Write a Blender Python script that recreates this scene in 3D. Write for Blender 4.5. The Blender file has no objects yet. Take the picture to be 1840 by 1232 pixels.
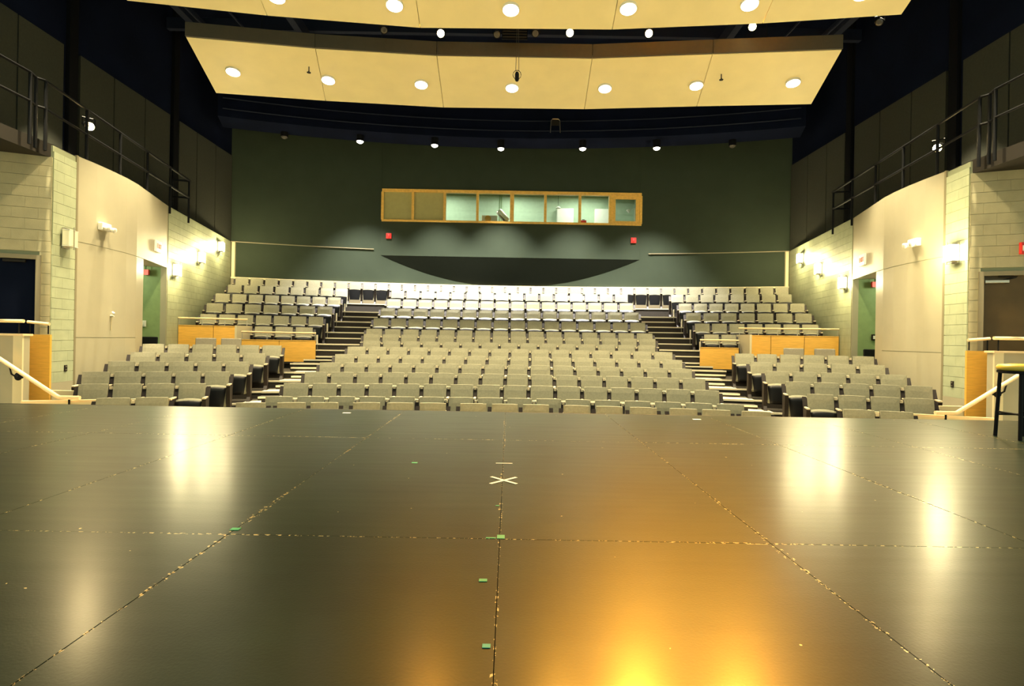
import bpy, bmesh, math, random
from mathutils import Vector, Matrix
random.seed(7)
sc = bpy.context.scene
COL = sc.collection
PI = math.pi

# ------------------------------------------------------------------ camera, world, exposure
F = 1000.0            # focal length in pixels of the 1840 px wide frame
EYE = 0.90            # camera height over the stage floor (stage floor = z 0)
VX, VY = 914.0, 608.0 # vanishing point of the +Y direction
ROLL = 0.0175
cam_d = bpy.data.cameras.new('camera')
cam = bpy.data.objects.new('camera', cam_d)
COL.objects.link(cam)
cam_d.sensor_width = 36.0
cam_d.lens = F / 1840 * 36
cam_d.shift_x = (920 - VX) / 1840
cam_d.shift_y = -(616 - VY) / 1840
cam_d.clip_start = 0.05
cam.matrix_world = Matrix.Translation((0, 0, EYE)) @ Matrix.Rotation(PI / 2, 4, 'X') @ Matrix.Rotation(ROLL, 4, 'Z')
sc.camera = cam

world = bpy.data.worlds.new('world')
sc.world = world
world.use_nodes = True
world.node_tree.nodes['Background'].inputs[0].default_value = (0.85, 1.0, 0.72, 1)
world.node_tree.nodes['Background'].inputs[1].default_value = 0.42

sc.view_settings.view_transform = 'Standard'
sc.view_settings.look = 'None'
sc.view_settings.gamma = 1.0
sc.view_settings.use_curve_mapping = False
sc.view_settings.exposure = 1.1
try:
    sc.cycles.max_bounces = 6
    sc.cycles.diffuse_bounces = 4
    sc.cycles.glossy_bounces = 3
    sc.cycles.sample_clamp_indirect = 6.0
    sc.cycles.caustics_reflective = False
    sc.cycles.caustics_refractive = False
except Exception:
    pass

# light power (watts), warm tungsten tints
P_CLOUD, P_PENDANT, P_SCONCE, P_FRONT, P_GALLERY, P_BOOTH = 850, 4600, 78, 3000, 220, 40
P_WASH = 5500
C_WARM = (1.0, 0.84, 0.50)
C_WHITE = (1.0, 0.95, 0.84)
C_SCONCE = (1.0, 0.84, 0.44)
C_ORANGE = (1.0, 0.43, 0.04)

# ------------------------------------------------------------------ geometry of the view
CR, SR = math.cos(ROLL), math.sin(ROLL)
def ray(px, py):
    """direction (dx, 1, dz) of the sight line through a pixel of the photograph"""
    u, v = px - VX, py - VY
    return ((u * CR + v * SR) / F, 1.0, (u * SR - v * CR) / F)
def at_y(px, py, Y):
    d = ray(px, py)
    return Vector((d[0] * Y, Y, d[2] * Y + EYE))
def at_z(px, py, z):
    d = ray(px, py)
    Y = (z - EYE) / d[2]
    return Vector((d[0] * Y, Y, z))
def at_plane(px, py, p, n):
    d = Vector(ray(px, py)); o = Vector((0, 0, EYE))
    t = (p - o).dot(n) / d.dot(n)
    return o + d * t

# ------------------------------------------------------------------ materials
def mat(name, col, rough=0.6, metal=0.0, var=0.0, scale=8.0, bump=0.0, bscale=60.0, spec=0.5, emit=None, estr=0.0, stretch=None):
    m = bpy.data.materials.new(name)
    m.use_nodes = True
    nt = m.node_tree; N = nt.nodes; L = nt.links
    b = N['Principled BSDF']
    b.inputs['Base Color'].default_value = (*col, 1)
    b.inputs['Roughness'].default_value = rough
    b.inputs['Metallic'].default_value = metal
    b.inputs['Specular IOR Level'].default_value = spec
    if emit:
        b.inputs['Emission Color'].default_value = (*emit, 1)
        b.inputs['Emission Strength'].default_value = estr
    if var or bump:
        g = N.new('ShaderNodeNewGeometry')
        mp = N.new('ShaderNodeMapping')
        if stretch: mp.inputs['Scale'].default_value = stretch
        L.new(g.outputs['Position'], mp.inputs['Vector'])
    if var:
        n = N.new('ShaderNodeTexNoise'); n.inputs['Scale'].default_value = scale; n.inputs['Detail'].default_value = 3
        L.new(mp.outputs[0], n.inputs['Vector'])
        r = N.new('ShaderNodeValToRGB')
        r.color_ramp.elements[0].position = 0.3; r.color_ramp.elements[1].position = 0.7
        r.color_ramp.elements[0].color = (*[c * (1 - var) for c in col], 1)
        r.color_ramp.elements[1].color = (*[min(1, c * (1 + var)) for c in col], 1)
        L.new(n.outputs['Fac'], r.inputs[0]); L.new(r.outputs[0], b.inputs['Base Color'])
    if bump:
        n2 = N.new('ShaderNodeTexNoise'); n2.inputs['Scale'].default_value = bscale
        L.new(mp.outputs[0], n2.inputs['Vector'])
        bp = N.new('ShaderNodeBump'); bp.inputs['Strength'].default_value = bump; bp.inputs['Distance'].default_value = 0.01
        L.new(n2.outputs['Fac'], bp.inputs['Height']); L.new(bp.outputs[0], b.inputs['Normal'])
    return m

M = {}
M['fabric'] = mat('seat_fabric', (0.255, 0.24, 0.168), 0.9, var=0.10, scale=30, bump=0.25, bscale=160)
M['shell'] = mat('seat_shell_plastic', (0.005, 0.005, 0.006), 0.4, spec=0.18)
M['frame'] = mat('seat_frame_metal', (0.012, 0.007, 0.006), 0.5, spec=0.25)
M['pad'] = mat('armrest_pad', (0.62, 0.52, 0.36), 0.45)
M['tan'] = mat('tan_wall_panel', (0.40, 0.36, 0.25), 0.42, var=0.04, scale=2, bump=0.05, bscale=120)
M['block'] = mat('painted_block', (0.38, 0.41, 0.27), 0.5, var=0.08, scale=5, bump=0.22, bscale=70)
M['blockwarmlit'] = mat('warm_lit_block', (0.42, 0.37, 0.22), 0.5, var=0.08, scale=5, bump=0.2, bscale=70)  # block colour with the door wall's warm low light mixed in
M['mortar'] = mat('mortar_joint', (0.28, 0.30, 0.19), 0.8)
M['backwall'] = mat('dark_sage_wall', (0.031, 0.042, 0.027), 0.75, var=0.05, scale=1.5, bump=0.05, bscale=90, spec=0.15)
M['soffit'] = mat('soffit_shade_tone', (0.009, 0.011, 0.0075), 0.9, var=0.05, spec=0.05)  # shade under the booth put into a near-black colour
M['acoustic'] = mat('acoustic_panel', (0.032, 0.033, 0.022), 0.9, var=0.10, scale=20, bump=0.1, bscale=150)
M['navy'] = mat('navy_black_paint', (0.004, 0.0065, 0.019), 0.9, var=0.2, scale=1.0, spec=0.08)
M['black'] = mat('black_metal', (0.006, 0.006, 0.007), 0.5, spec=0.12)
M['brownblack'] = mat('dark_brown_steel', (0.018, 0.014, 0.010), 0.6, spec=0.25)
M['cloud'] = mat('cream_ceiling_panel', (0.93, 0.80, 0.44), 0.6, var=0.03, scale=2, bump=0.03, bscale=150)
M['fascia'] = mat('fascia_unlit_tone', (0.075, 0.06, 0.036), 0.7, var=0.05)  # darkened colour carries the unlit look of the stage-facing edge
M['wood'] = mat('maple_veneer', (0.74, 0.40, 0.065), 0.38, var=0.10, scale=4, stretch=(1, 1, 9))
M['woodtrim'] = mat('oak_window_frame', (0.84, 0.50, 0.10), 0.4, var=0.12, scale=12)
M['railwood'] = mat('pale_rail', (0.82, 0.62, 0.36), 0.3, var=0.06, scale=6)
M['carpet'] = mat('dark_carpet', (0.03, 0.024, 0.018), 0.95, var=0.25, scale=60, bump=0.2, bscale=200)
M['nosing'] = mat('pale_nosing', (0.72, 0.64, 0.46), 0.5)
M['pit'] = mat('pit_floor', (0.62, 0.53, 0.36), 0.6, var=0.1)  # pale colour chosen so the hidden floor bounces light onto the clouds
M['trim'] = mat('tan_trim', (0.70, 0.60, 0.38), 0.5)
M['white'] = mat('white_plastic', (0.82, 0.80, 0.72), 0.45)
M['red'] = mat('red_plastic', (0.75, 0.03, 0.02), 0.45)
M['redglow'] = mat('red_lamp', (0.7, 0.02, 0.02), 0.4, emit=(1, 0.03, 0.02), estr=0.2)
M['greytrim'] = mat('joint_metal', (0.30, 0.26, 0.16), 0.4, metal=0.3)
M['greenroom'] = mat('green_vestibule', (0.22, 0.31, 0.13), 0.6, var=0.06)
M['booth'] = mat('booth_wall', (0.46, 0.57, 0.42), 0.7, var=0.05)
M['shade'] = mat('window_shade', (0.40, 0.36, 0.14), 0.8, var=0.04)
M['doorbrown'] = mat('brown_door', (0.20, 0.13, 0.05), 0.3, var=0.1, scale=3)
M['doorframe'] = mat('door_frame_paint', (0.24, 0.20, 0.12), 0.5)
M['chairgrey'] = mat('grey_upholstery', (0.26, 0.23, 0.17), 0.9, var=0.1, scale=40)
M['stoolseat'] = mat('yellow_vinyl', (0.70, 0.50, 0.07), 0.4)
M['lens'] = mat('lamp_lens', (1, 1, 1), 0.3, emit=(1.0, 0.93, 0.76), estr=9)
M['lens_front'] = mat('spotlight_lens', (1, 1, 1), 0.3, emit=(1.0, 0.72, 0.30), estr=40)
M['lens_off'] = mat('dark_lens', (0.10, 0.09, 0.08), 0.15)
M['sconce'] = mat('sconce_glass', (1, 1, 1), 0.4, emit=(1.0, 0.90, 0.62), estr=10)
M['sconce_off'] = mat('sconce_glass_off', (0.75, 0.70, 0.50), 0.35)
M['steel'] = mat('steel', (0.55, 0.5, 0.42), 0.3, metal=0.9)
M['tape_green'] = mat('green_tape', (0.05, 0.42, 0.22), 0.6)
M['tape_teal'] = mat('teal_tape', (0.05, 0.42, 0.36), 0.6)
M['tape_white'] = mat('white_tape', (0.95, 0.94, 0.90), 0.6)
M['cable'] = mat('cable', (0.05, 0.045, 0.03), 0.6)

def glass_mat():
    m = bpy.data.materials.new('window_glass'); m.use_nodes = True
    nt = m.node_tree; N = nt.nodes; L = nt.links
    for n in list(N): N.remove(n)
    out = N.new('ShaderNodeOutputMaterial'); mix = N.new('ShaderNodeMixShader')
    fr = N.new('ShaderNodeFresnel'); fr.inputs[0].default_value = 1.45
    tr = N.new('ShaderNodeBsdfTransparent'); tr.inputs[0].default_value = (0.93, 0.98, 0.95, 1)
    gl = N.new('ShaderNodeBsdfGlossy'); gl.inputs['Roughness'].default_value = 0.02
    L.new(fr.outputs[0], mix.inputs[0]); L.new(tr.outputs[0], mix.inputs[1]); L.new(gl.outputs[0], mix.inputs[2])
    L.new(mix.outputs[0], out.inputs[0])
    return m
M['glass'] = glass_mat()

PW, PL, PX0, PY0 = 1.22, 2.44, -0.025, 0.06   # stage panels
def stage_mat():
    m = bpy.data.materials.new('stage_hardboard'); m.use_nodes = True
    nt = m.node_tree; N = nt.nodes; L = nt.links
    b = N['Principled BSDF']
    g = N.new('ShaderNodeNewGeometry')
    sep = N.new('ShaderNodeSeparateXYZ'); L.new(g.outputs['Position'], sep.inputs[0])
    def math_(op, a, bb=None, c=None):
        n = N.new('ShaderNodeMath'); n.operation = op
        for i, v in enumerate((a, bb, c)):
            if v is None: continue
            if isinstance(v, (int, float)): n.inputs[i].default_value = v
            else: L.new(v, n.inputs[i])
        return n.outputs[0]
    def noise(scale, detail=3, vec=None, rough=0.5):
        n = N.new('ShaderNodeTexNoise'); n.inputs['Scale'].default_value = scale; n.inputs['Detail'].default_value = detail
        n.inputs['Roughness'].default_value = rough
        L.new(vec or g.outputs['Position'], n.inputs['Vector']); return n.outputs['Fac']
    def seam(coord, off, w):
        u = math_('DIVIDE', math_('SUBTRACT', coord, off), w)
        fr = math_('ABSOLUTE', math_('SUBTRACT', u, math_('ROUND', u)))
        return math_('MULTIPLY', fr, w)
    dx = seam(sep.outputs['X'], PX0, PW); dy = seam(sep.outputs['Y'], PY0, PL)
    # chipped paint along the joints: own shape from noise, wider in patches
    patch = noise(1.3, 2)
    widthx = math_('MULTIPLY', math_('MAXIMUM', math_('SUBTRACT', patch, 0.47), 0.0), 0.07)
    chipn = noise(38, 3, rough=0.65)
    cx = math_('MULTIPLY', math_('LESS_THAN', dx, math_('ADD', widthx, 0.004)), math_('GREATER_THAN', chipn, 0.58))
    widthy = math_('MULTIPLY', widthx, 0.5)
    cy = math_('MULTIPLY', math_('LESS_THAN', dy, math_('ADD', widthy, 0.003)), math_('GREATER_THAN', chipn, 0.55))
    specks = math_('GREATER_THAN', noise(23, 1), 0.815)
    chips = math_('MINIMUM', math_('ADD', math_('ADD', cx, cy), specks), 1.0)
    base = N.new('ShaderNodeValToRGB')
    base.color_ramp.elements[0].color = (0.004, 0.014, 0.009, 1); base.color_ramp.elements[1].color = (0.010, 0.026, 0.016, 1)
    base.color_ramp.elements[0].position = 0.3; base.color_ramp.elements[1].position = 0.75
    L.new(noise(2.2, 5), base.inputs[0])
    mx = N.new('ShaderNodeMix'); mx.data_type = 'RGBA'
    L.new(chips, mx.inputs[0]); L.new(base.outputs[0], mx.inputs[6]); mx.inputs[7].default_value = (0.62, 0.52, 0.28, 1)
    L.new(mx.outputs[2], b.inputs['Base Color'])
    mp = N.new('ShaderNodeMapping'); mp.inputs['Scale'].default_value = (0.8, 9, 1); L.new(g.outputs['Position'], mp.inputs[0])
    mr = N.new('ShaderNodeMapRange'); mr.inputs['To Min'].default_value = 0.33; mr.inputs['To Max'].default_value = 0.40
    L.new(noise(1.6, 1, mp.outputs[0]), mr.inputs[0]); L.new(mr.outputs[0], b.inputs['Roughness'])
    bp = N.new('ShaderNodeBump'); bp.inputs['Strength'].default_value = 0.12; bp.inputs['Distance'].default_value = 0.004
    L.new(noise(90, 3), bp.inputs['Height']); L.new(bp.outputs[0], b.inputs['Normal'])
    b.inputs['Specular IOR Level'].default_value = 0.14
    b.inputs['Coat Weight'].default_value = 0.35; b.inputs['Coat Roughness'].default_value = 0.22; b.inputs['Coat IOR'].default_value = 1.4
    return m
M['stage'] = stage_mat()

# ------------------------------------------------------------------ mesh helpers
ORG = {}
class MB:
    def __init__(s): s.v = []; s.f = []; s.mi = []; s.m = 0
    def add(s, vs, fs):
        o = len(s.v); s.v += [Vector(x) for x in vs]; s.f += [[i + o for i in f] for f in fs]; s.mi += [s.m] * len(fs); return s
    def box(s, a, b, mtx=None):
        x0, y0, z0 = a; x1, y1, z1 = b
        vs = [Vector(p) for p in ((x0,y0,z0),(x1,y0,z0),(x1,y1,z0),(x0,y1,z0),(x0,y0,z1),(x1,y0,z1),(x1,y1,z1),(x0,y1,z1))]
        if mtx: vs = [mtx @ p for p in vs]
        return s.add(vs, [(3,2,1,0),(4,5,6,7),(0,1,5,4),(1,2,6,5),(2,3,7,6),(3,0,4,7)])
    def cbox(s, c, size, rz=0, rx=0, ry=0):
        m = Matrix.Translation(c) @ Matrix.Rotation(rz, 4, 'Z') @ Matrix.Rotation(ry, 4, 'Y') @ Matrix.Rotation(rx, 4, 'X')
        h = [x / 2 for x in size]
        return s.box((-h[0], -h[1], -h[2]), h, m)
    def prism(s, poly, z0, z1):
        n = len(poly)
        vs = [(p[0], p[1], z0) for p in poly] + [(p[0], p[1], z1) for p in poly]
        ar = sum(poly[i][0] * poly[(i+1) % n][1] - poly[(i+1) % n][0] * poly[i][1] for i in range(n))
        fs = [list(range(n))[::-1], list(range(n, 2 * n))] + [(i, (i+1) % n, n + (i+1) % n, n + i) for i in range(n)]
        if ar < 0: fs = [list(f)[::-1] for f in fs]
        return s.add(vs, fs)
    def tube(s, pts, r, n=8, closed=False):
        pts = [Vector(p) for p in pts]; rings = []
        for i, p in enumerate(pts):
            if closed: t = pts[(i+1) % len(pts)] - pts[i-1]
            else: t = pts[min(i+1, len(pts)-1)] - pts[max(i-1, 0)]
            t.normalize()
            a = Vector((0,0,1)) if abs(t.z) < 0.9 else Vector((1,0,0))
            u = t.cross(a).normalized(); w = u.cross(t)
            k = 1.0
            if 0 < i < len(pts)-1:
                c = (pts[i+1]-pts[i]).normalized().dot((pts[i]-pts[i-1]).normalized()); k = 1/max(0.5, math.sqrt(max(0.01,(1+c)/2)))
            rings.append([p + (u*math.cos(2*PI*j/n) + w*math.sin(2*PI*j/n))*r*(k if n<=8 else 1) for j in range(n)])
        vs = [q for rg in rings for q in rg]; fs = []
        m = len(rings)
        for i in range(m if closed else m-1):
            for j in range(n):
                fs.append((i*n+j, ((i+1)%m)*n+j, ((i+1)%m)*n+(j+1)%n, i*n+(j+1)%n))
        if not closed: fs += [list(range(n)), list(range((m-1)*n, m*n))[::-1]]
        return s.add(vs, fs)
    def lathe(s, c, prof, n=20, axis=(0,0,1)):
        c = Vector(c); q = Vector((0,0,1)).rotation_difference(Vector(axis).normalized())
        vs = []; fs = []
        for (r, h) in prof:
            for j in range(n): vs.append(c + q @ Vector((r*math.cos(2*PI*j/n), r*math.sin(2*PI*j/n), h)))
        for i in range(len(prof)-1):
            for j in range(n): fs.append((i*n+j, i*n+(j+1)%n, (i+1)*n+(j+1)%n, (i+1)*n+j))
        fs += [list(range(n))[::-1], list(range((len(prof)-1)*n, len(prof)*n))]
        return s.add(vs, fs)
    def mesh(s, name, mats, org=None, smooth=False, bevel=0.0, seg=2):
        me = bpy.data.meshes.new(name)
        o = org or Vector((0,0,0))
        me.from_pydata([v - o for v in s.v], [], s.f)
        for m in (mats if isinstance(mats, (list, tuple)) else [mats]): me.materials.append(m)
        for p, i in zip(me.polygons, s.mi): p.material_index = i
        if bevel:
            bm = bmesh.new(); bm.from_mesh(me)
            bmesh.ops.bevel(bm, geom=bm.edges[:], offset=bevel, segments=seg, affect='EDGES', profile=0.5)
            bm.to_mesh(me); bm.free()
        if smooth:
            for p in me.polygons: p.use_smooth = True
        return me
    def build(s, name, m, parent=None, smooth=False, bevel=0.0, seg=2, label=None, cat=None, group=None, kind=None, org=None):
        if isinstance(m, str): m = M[m]
        elif isinstance(m, (list, tuple)): m = [M[x] if isinstance(x, str) else x for x in m]
        if parent is not None: og = ORG[parent.name]
        else: og = Vector(org) if org is not None else Vector((0,0,0))
        o = bpy.data.objects.new(name, s.mesh(name, m, og, smooth, bevel, seg)); COL.objects.link(o)
        if parent is not None: o.parent = parent
        else: o.location = og
        ORG[o.name] = og
        return tag(o, label, cat, group, kind)
def tag(o, label=None, cat=None, group=None, kind=None):
    if label: o['label'] = label
    if cat: o['category'] = cat
    if group: o['group'] = group
    if kind: o['kind'] = kind
    return o
def thing(name, loc, label=None, cat=None, group=None, kind=None):
    o = bpy.data.objects.new(name, None); COL.objects.link(o)
    o.location = loc; o.empty_display_size = 0.1; ORG[o.name] = Vector(loc)
    return tag(o, label, cat, group, kind)
def lamp(kind, name, loc, power, color, parent, target=None, size=0.1, cone=None, blend=0.6):
    d = bpy.data.lights.new(name, kind); d.energy = power; d.color = color
    if kind in ('POINT', 'SPOT'): d.shadow_soft_size = size
    if kind == 'SPOT': d.spot_size = math.radians(cone); d.spot_blend = blend
    if kind == 'AREA': d.size = size
    o = bpy.data.objects.new(name, d); COL.objects.link(o)
    o.parent = parent; o.location = Vector(loc) - ORG[parent.name]
    if target is not None:
        o.rotation_euler = (Vector(target) - Vector(loc)).to_track_quat('-Z', 'Y').to_euler()
    return o
def z(rel): return rel + EYE

# ------------------------------------------------------------------ the room: seating geometry
CX, CY = -0.025, -10.7                    # common centre of the curved rows
ROW_Y = [9.42 + 0.93 * i for i in range(15)]
ROW_Y[0] = 9.45
ROW_R = [y - CY for y in ROW_Y]
ROW_Z = [-1.97, -1.97, -1.81, -1.645, -1.485, -1.32, -1.145, -0.99, -0.80, -0.63, -0.27, 0.113, 0.498, 0.89, 1.24]
SEAT_H = 0.86
WALL_R = 23.1 - CY
def on_arc(r, x):
    return CY + math.sqrt(r * r - (x - CX) ** 2)
def arc_pt(r, a, zz=0):
    return Vector((CX + r * math.sin(a), CY + r * math.cos(a), zz))
def px_to_angle(px, r, zrel):
    lo, hi = -0.6, 0.6
    for _ in range(50):
        mid = (lo + hi) / 2
        p = arc_pt(r, mid)
        q = VX + F / p.y * (p.x * CR + zrel * SR)
        if q < px: lo = mid
        else: hi = mid
    return (lo + hi) / 2
def x_angle(r, x): return math.asin((x - CX) / r)

# side wall plan (mirrored for the side with s = -1)
P0, P1 = (10.72, 21.33), (9.60, 15.60)
CURVE = [(9.60, 15.60), (9.10, 13.86), (8.95, 13.34), (8.86, 12.85), (8.81, 12.35), (8.785, 11.8), (8.79, 11.24)]
P3, P4 = (8.79, 11.24), (8.70, 10.55)
P5 = (9.43, 10.25)
TOPZ = z(3.54)
FLOORZ = z(-1.97)
def mir(p, s): return (p[0] * s + CX * 0, p[1])

# ------------------------------------------------------------------ stage floor
fl = thing('floor', (0, 0, 0), kind='structure', label='dark painted hardboard stage floor with chipped joints')
MB().box((-9.9, -2.5, -0.30), (9.9, 6.77, -0.02)).build('floor_base', 'black', fl)
rows_y = [PY0 - PL, PY0, PY0 + PL, PY0 + 2 * PL, 6.80]
pcache = {}
for j in range(4):
    y0, y1 = rows_y[j], rows_y[j + 1]
    if j not in pcache:
        pcache[j] = MB().box((-PW/2 + 0.0016, 0.0014, -0.02), (PW/2 - 0.0016, y1 - y0 - 0.0014, 0.0)).mesh('floor_panel', M['stage'])
    for i in range(-8, 8):
        o = bpy.data.objects.new('floor_panel', pcache[j]); COL.objects.link(o); o.parent = fl
        o.location = (PX0 + (i + 0.5) * PW, y0, random.uniform(-0.0012, 0.0))
MB().box((-9.9, 6.78, -0.05), (9.9, 6.83, -0.001)).build('edge_strip', 'brownblack', fl)
MB().box((-9.9, 6.70, FLOORZ), (9.9, 6.76, -0.05)).build('stage_front', 'trim', fl)  # hidden face set pale to throw light back up into the room

# ------------------------------------------------------------------ seating tiers
tiers = thing('seating_tiers', (0, 0, FLOORZ), kind='structure', label='curved carpeted seating tiers rising from the stage')
MB().box((-14, 6.7, FLOORZ - 0.1), (14, 24, FLOORZ)).build('pit_floor', 'pit', tiers)
def sector(mb, r0, r1, a0, a1, z0, z1, n=24):
    n = max(2, int(n * (a1 - a0) / 0.6) + 1)
    inner = [arc_pt(r0, a0 + (a1 - a0) * i / n) for i in range(n + 1)]
    outer = [arc_pt(r1, a0 + (a1 - a0) * i / n) for i in range(n + 1)]
    vs = []; fs = []
    for q in (z0, z1):
        vs += [(p.x, p.y, q) for p in inner] + [(p.x, p.y, q) for p in outer]
    k = n + 1
    for i in range(n):
        fs.append((2*k+i, 2*k+i+1, 3*k+i+1, 3*k+i)); fs.append((i, k+i, k+i+1, i+1))
        fs.append((i, i+1, 2*k+i+1, 2*k+i)); fs.append((k+i, 3*k+i, 3*k+i+1, k+i+1))
    fs.append((0, 2*k, 3*k, k)); fs.append((n, k+n, 3*k+n, 2*k+n))
    mb.add(vs, fs)
def wall_x(y):
    if y > P1[1]: t = (y - P1[1]) / (P0[1] - P1[1]); return P1[0] + t * (P0[0] - P1[0])
    if y < P3[1]: return 8.75
    for (a, b) in zip(CURVE, CURVE[1:]):
        if b[1] <= y <= a[1]:
            t = (y - a[1]) / (b[1] - a[1]); return a[0] + t * (b[0] - a[0])
    return 8.8
def wall_angle(r):
    a = 0.2
    for _ in range(30):
        p = arc_pt(r, a); a = x_angle(r, wall_x(p.y) - 0.02)
    return a
for i in range(2, 15):
    r0 = ROW_R[i] - 0.60
    r1 = ROW_R[i] + 0.35 if i < 14 else WALL_R - 0.02
    if i == 8:   xm = [(-6.1, 6.1)]
    elif i == 9: xm = [(-7.75, 6.75)]
    else: xm = None
    am = wall_angle(ROW_R[i])
    if xm: a0, a1 = x_angle(r0, xm[0][0]), x_angle(r0, xm[0][1])
    else: a0, a1 = -am, am
    if i == 7: r1 += 0.95
    mb = MB(); sector(mb, r0, r1, a0, a1, FLOORZ - 0.05, z(ROW_Z[i])); mb.build('tier', 'carpet', tiers)
    mb = MB(); sector(mb, r0 - 0.012, r0 + 0.03, a0, a1, z(ROW_Z[i]) - 0.03, z(ROW_Z[i]) + 0.006); mb.build('tier_nosing', 'nosing', tiers)

# aisle stairs (two per side of the centre block): half steps with pale nosings
for s, nm in ((-1, 'left'), (1, 'right')):
    st = thing('aisle_stair', (s * 5.25, 17, FLOORZ), kind='structure', label=f'dark carpeted aisle stair with pale nosings, {nm} of the centre block')
    for i in range(2, 14):
        rise = ROW_Z[i] - ROW_Z[i-1]
        r1 = ROW_R[i] - 0.60
        xa, xb = (4.46, 6.02) if i >= 8 else (4.55, 5.66)
        a0, a1 = sorted((x_angle(r1, s * xa), x_angle(r1, s * xb)))
        mb = MB(); sector(mb, r1 - 0.42, r1 - 0.013, a0, a1, FLOORZ - 0.02, z(ROW_Z[i-1] + rise / 2)); mb.build('step', 'carpet', st)
        mb = MB(); sector(mb, r1 - 0.435, r1 - 0.38, a0, a1, z(ROW_Z[i-1] + rise / 2) - 0.03, z(ROW_Z[i-1] + rise / 2) + 0.008); mb.build('nosing', 'nosing', st)
        mb = MB(); sector(mb, r1 - 0.02, r1 + 0.05, a0, a1, z(ROW_Z[i]) - 0.034, z(ROW_Z[i]) + 0.010); mb.build('nosing', 'nosing', st)
        if i < 8:
            mb = MB(); sector(mb, r1 + 0.05, r1 + 0.5, a0, a1, z(ROW_Z[i]) - 0.01, z(ROW_Z[i]) + 0.008); mb.build('lit_tread', 'nosing', st)  # pale sheet over the carpet paints the light falling on lower treads
        if i >= 9:   # pale edge post closing the tier beside the aisle
            p = arc_pt(r1 + 0.02, (a0 if s < 0 else a1))
            MB().box((p.x - 0.02, p.y - 0.02, z(ROW_Z[i-1])), (p.x + 0.02, p.y + 0.02, z(ROW_Z[i]) + 0.28)).build('edge_post', 'nosing', st)

# ------------------------------------------------------------------ back wall with the control booth
wb = thing('wall_back', (0, 23, FLOORZ), kind='structure', label='dark sage curved rear wall of the auditorium')
def arc_wall(mb, r, x0, x1, z0, z1, th=0.12, n=14):
    sector(mb, r, r + th, x_angle(r, x0), x_angle(r, x1), z0, z1, n=40)
BX = 5.27; BY = on_arc(WALL_R, BX)   # flat booth front is the chord
CEIL = z(10.6)
for x0, x1 in ((-11.2, -BX), (BX, 11.2)):
    mb = MB(); arc_wall(mb, WALL_R, x0, x1, FLOORZ, CEIL); mb.build('wall_segment', 'backwall', wb)
mb = MB(); arc_wall(mb, WALL_R, -BX, BX, FLOORZ, z(3.3)); mb.build('wall_segment', 'backwall', wb)
WZ0, WZ1 = z(4.70), z(5.99); WX0, WX1 = -5.13, 5.24
wl = at_y(688, 340, BY).x; wr = at_y(1152, 350, BY).x
WX0, WX1 = wl, wr
MB().box((-BX, BY, z(3.3)), (BX, BY + 0.15, WZ0)).build('wall_segment', 'backwall', wb)
MB().box((-BX, BY, WZ1), (BX, BY + 0.15, CEIL)).build('wall_segment', 'backwall', wb)
MB().box((-BX, BY, WZ0), (WX0, BY + 0.15, WZ1)).build('wall_segment', 'backwall', wb)
if WX1 < BX: MB().box((WX1, BY, WZ0), (BX, BY + 0.15, WZ1)).build('wall_segment', 'backwall', wb)
# sloping soffit under the booth: lens-shaped plane from the chord down to the curved wall
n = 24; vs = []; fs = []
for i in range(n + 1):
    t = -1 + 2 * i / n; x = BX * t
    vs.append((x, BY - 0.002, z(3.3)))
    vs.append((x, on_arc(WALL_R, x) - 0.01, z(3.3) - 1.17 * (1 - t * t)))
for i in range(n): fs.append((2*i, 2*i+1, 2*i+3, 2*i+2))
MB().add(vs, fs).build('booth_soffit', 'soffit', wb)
# trims on the back wall
k = 0
for x0, x1 in ((-10.8, -5.55), (5.62, 10.8)):
    k += 1; mb = MB(); sector(mb, WALL_R - 0.05, WALL_R + 0.01, x_angle(WALL_R, x0), x_angle(WALL_R, x1), z(3.52), z(3.55), n=40)
    mb.build(f'trim_{k}', 'doorframe', kind='structure', label='thin tan picture rail on the rear wall, ' + ('left' if x0 < 0 else 'right'))
for s in (-1, 1):
    k += 1; x = s * 10.62; y = on_arc(WALL_R, x)
    MB().box((x - 0.06, y - 0.06, z(1.2)), (x + 0.06, y + 0.02, z(3.52))).build(f'trim_{k}', 'trim', kind='structure', label='upright tan corner trim beside the back row, ' + ('left' if s < 0 else 'right'))
k += 1; mb = MB(); sector(mb, WALL_R - 0.10, WALL_R + 0.01, x_angle(WALL_R, -10.7), x_angle(WALL_R, 10.7), z(2.12), z(2.18), n=60)
mb.build(f'trim_{k}', 'trim', kind='structure', label='tan cap running along the wainscot behind the back row')
k += 1; mb = MB(); sector(mb, WALL_R - 0.07, WALL_R + 0.0, x_angle(WALL_R, -10.7), x_angle(WALL_R, 10.7), z(1.2), z(2.12), n=60)
mb.build(f'trim_{k}', 'doorframe', kind='structure', label='tan wainscot behind the back row of seats')

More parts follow.
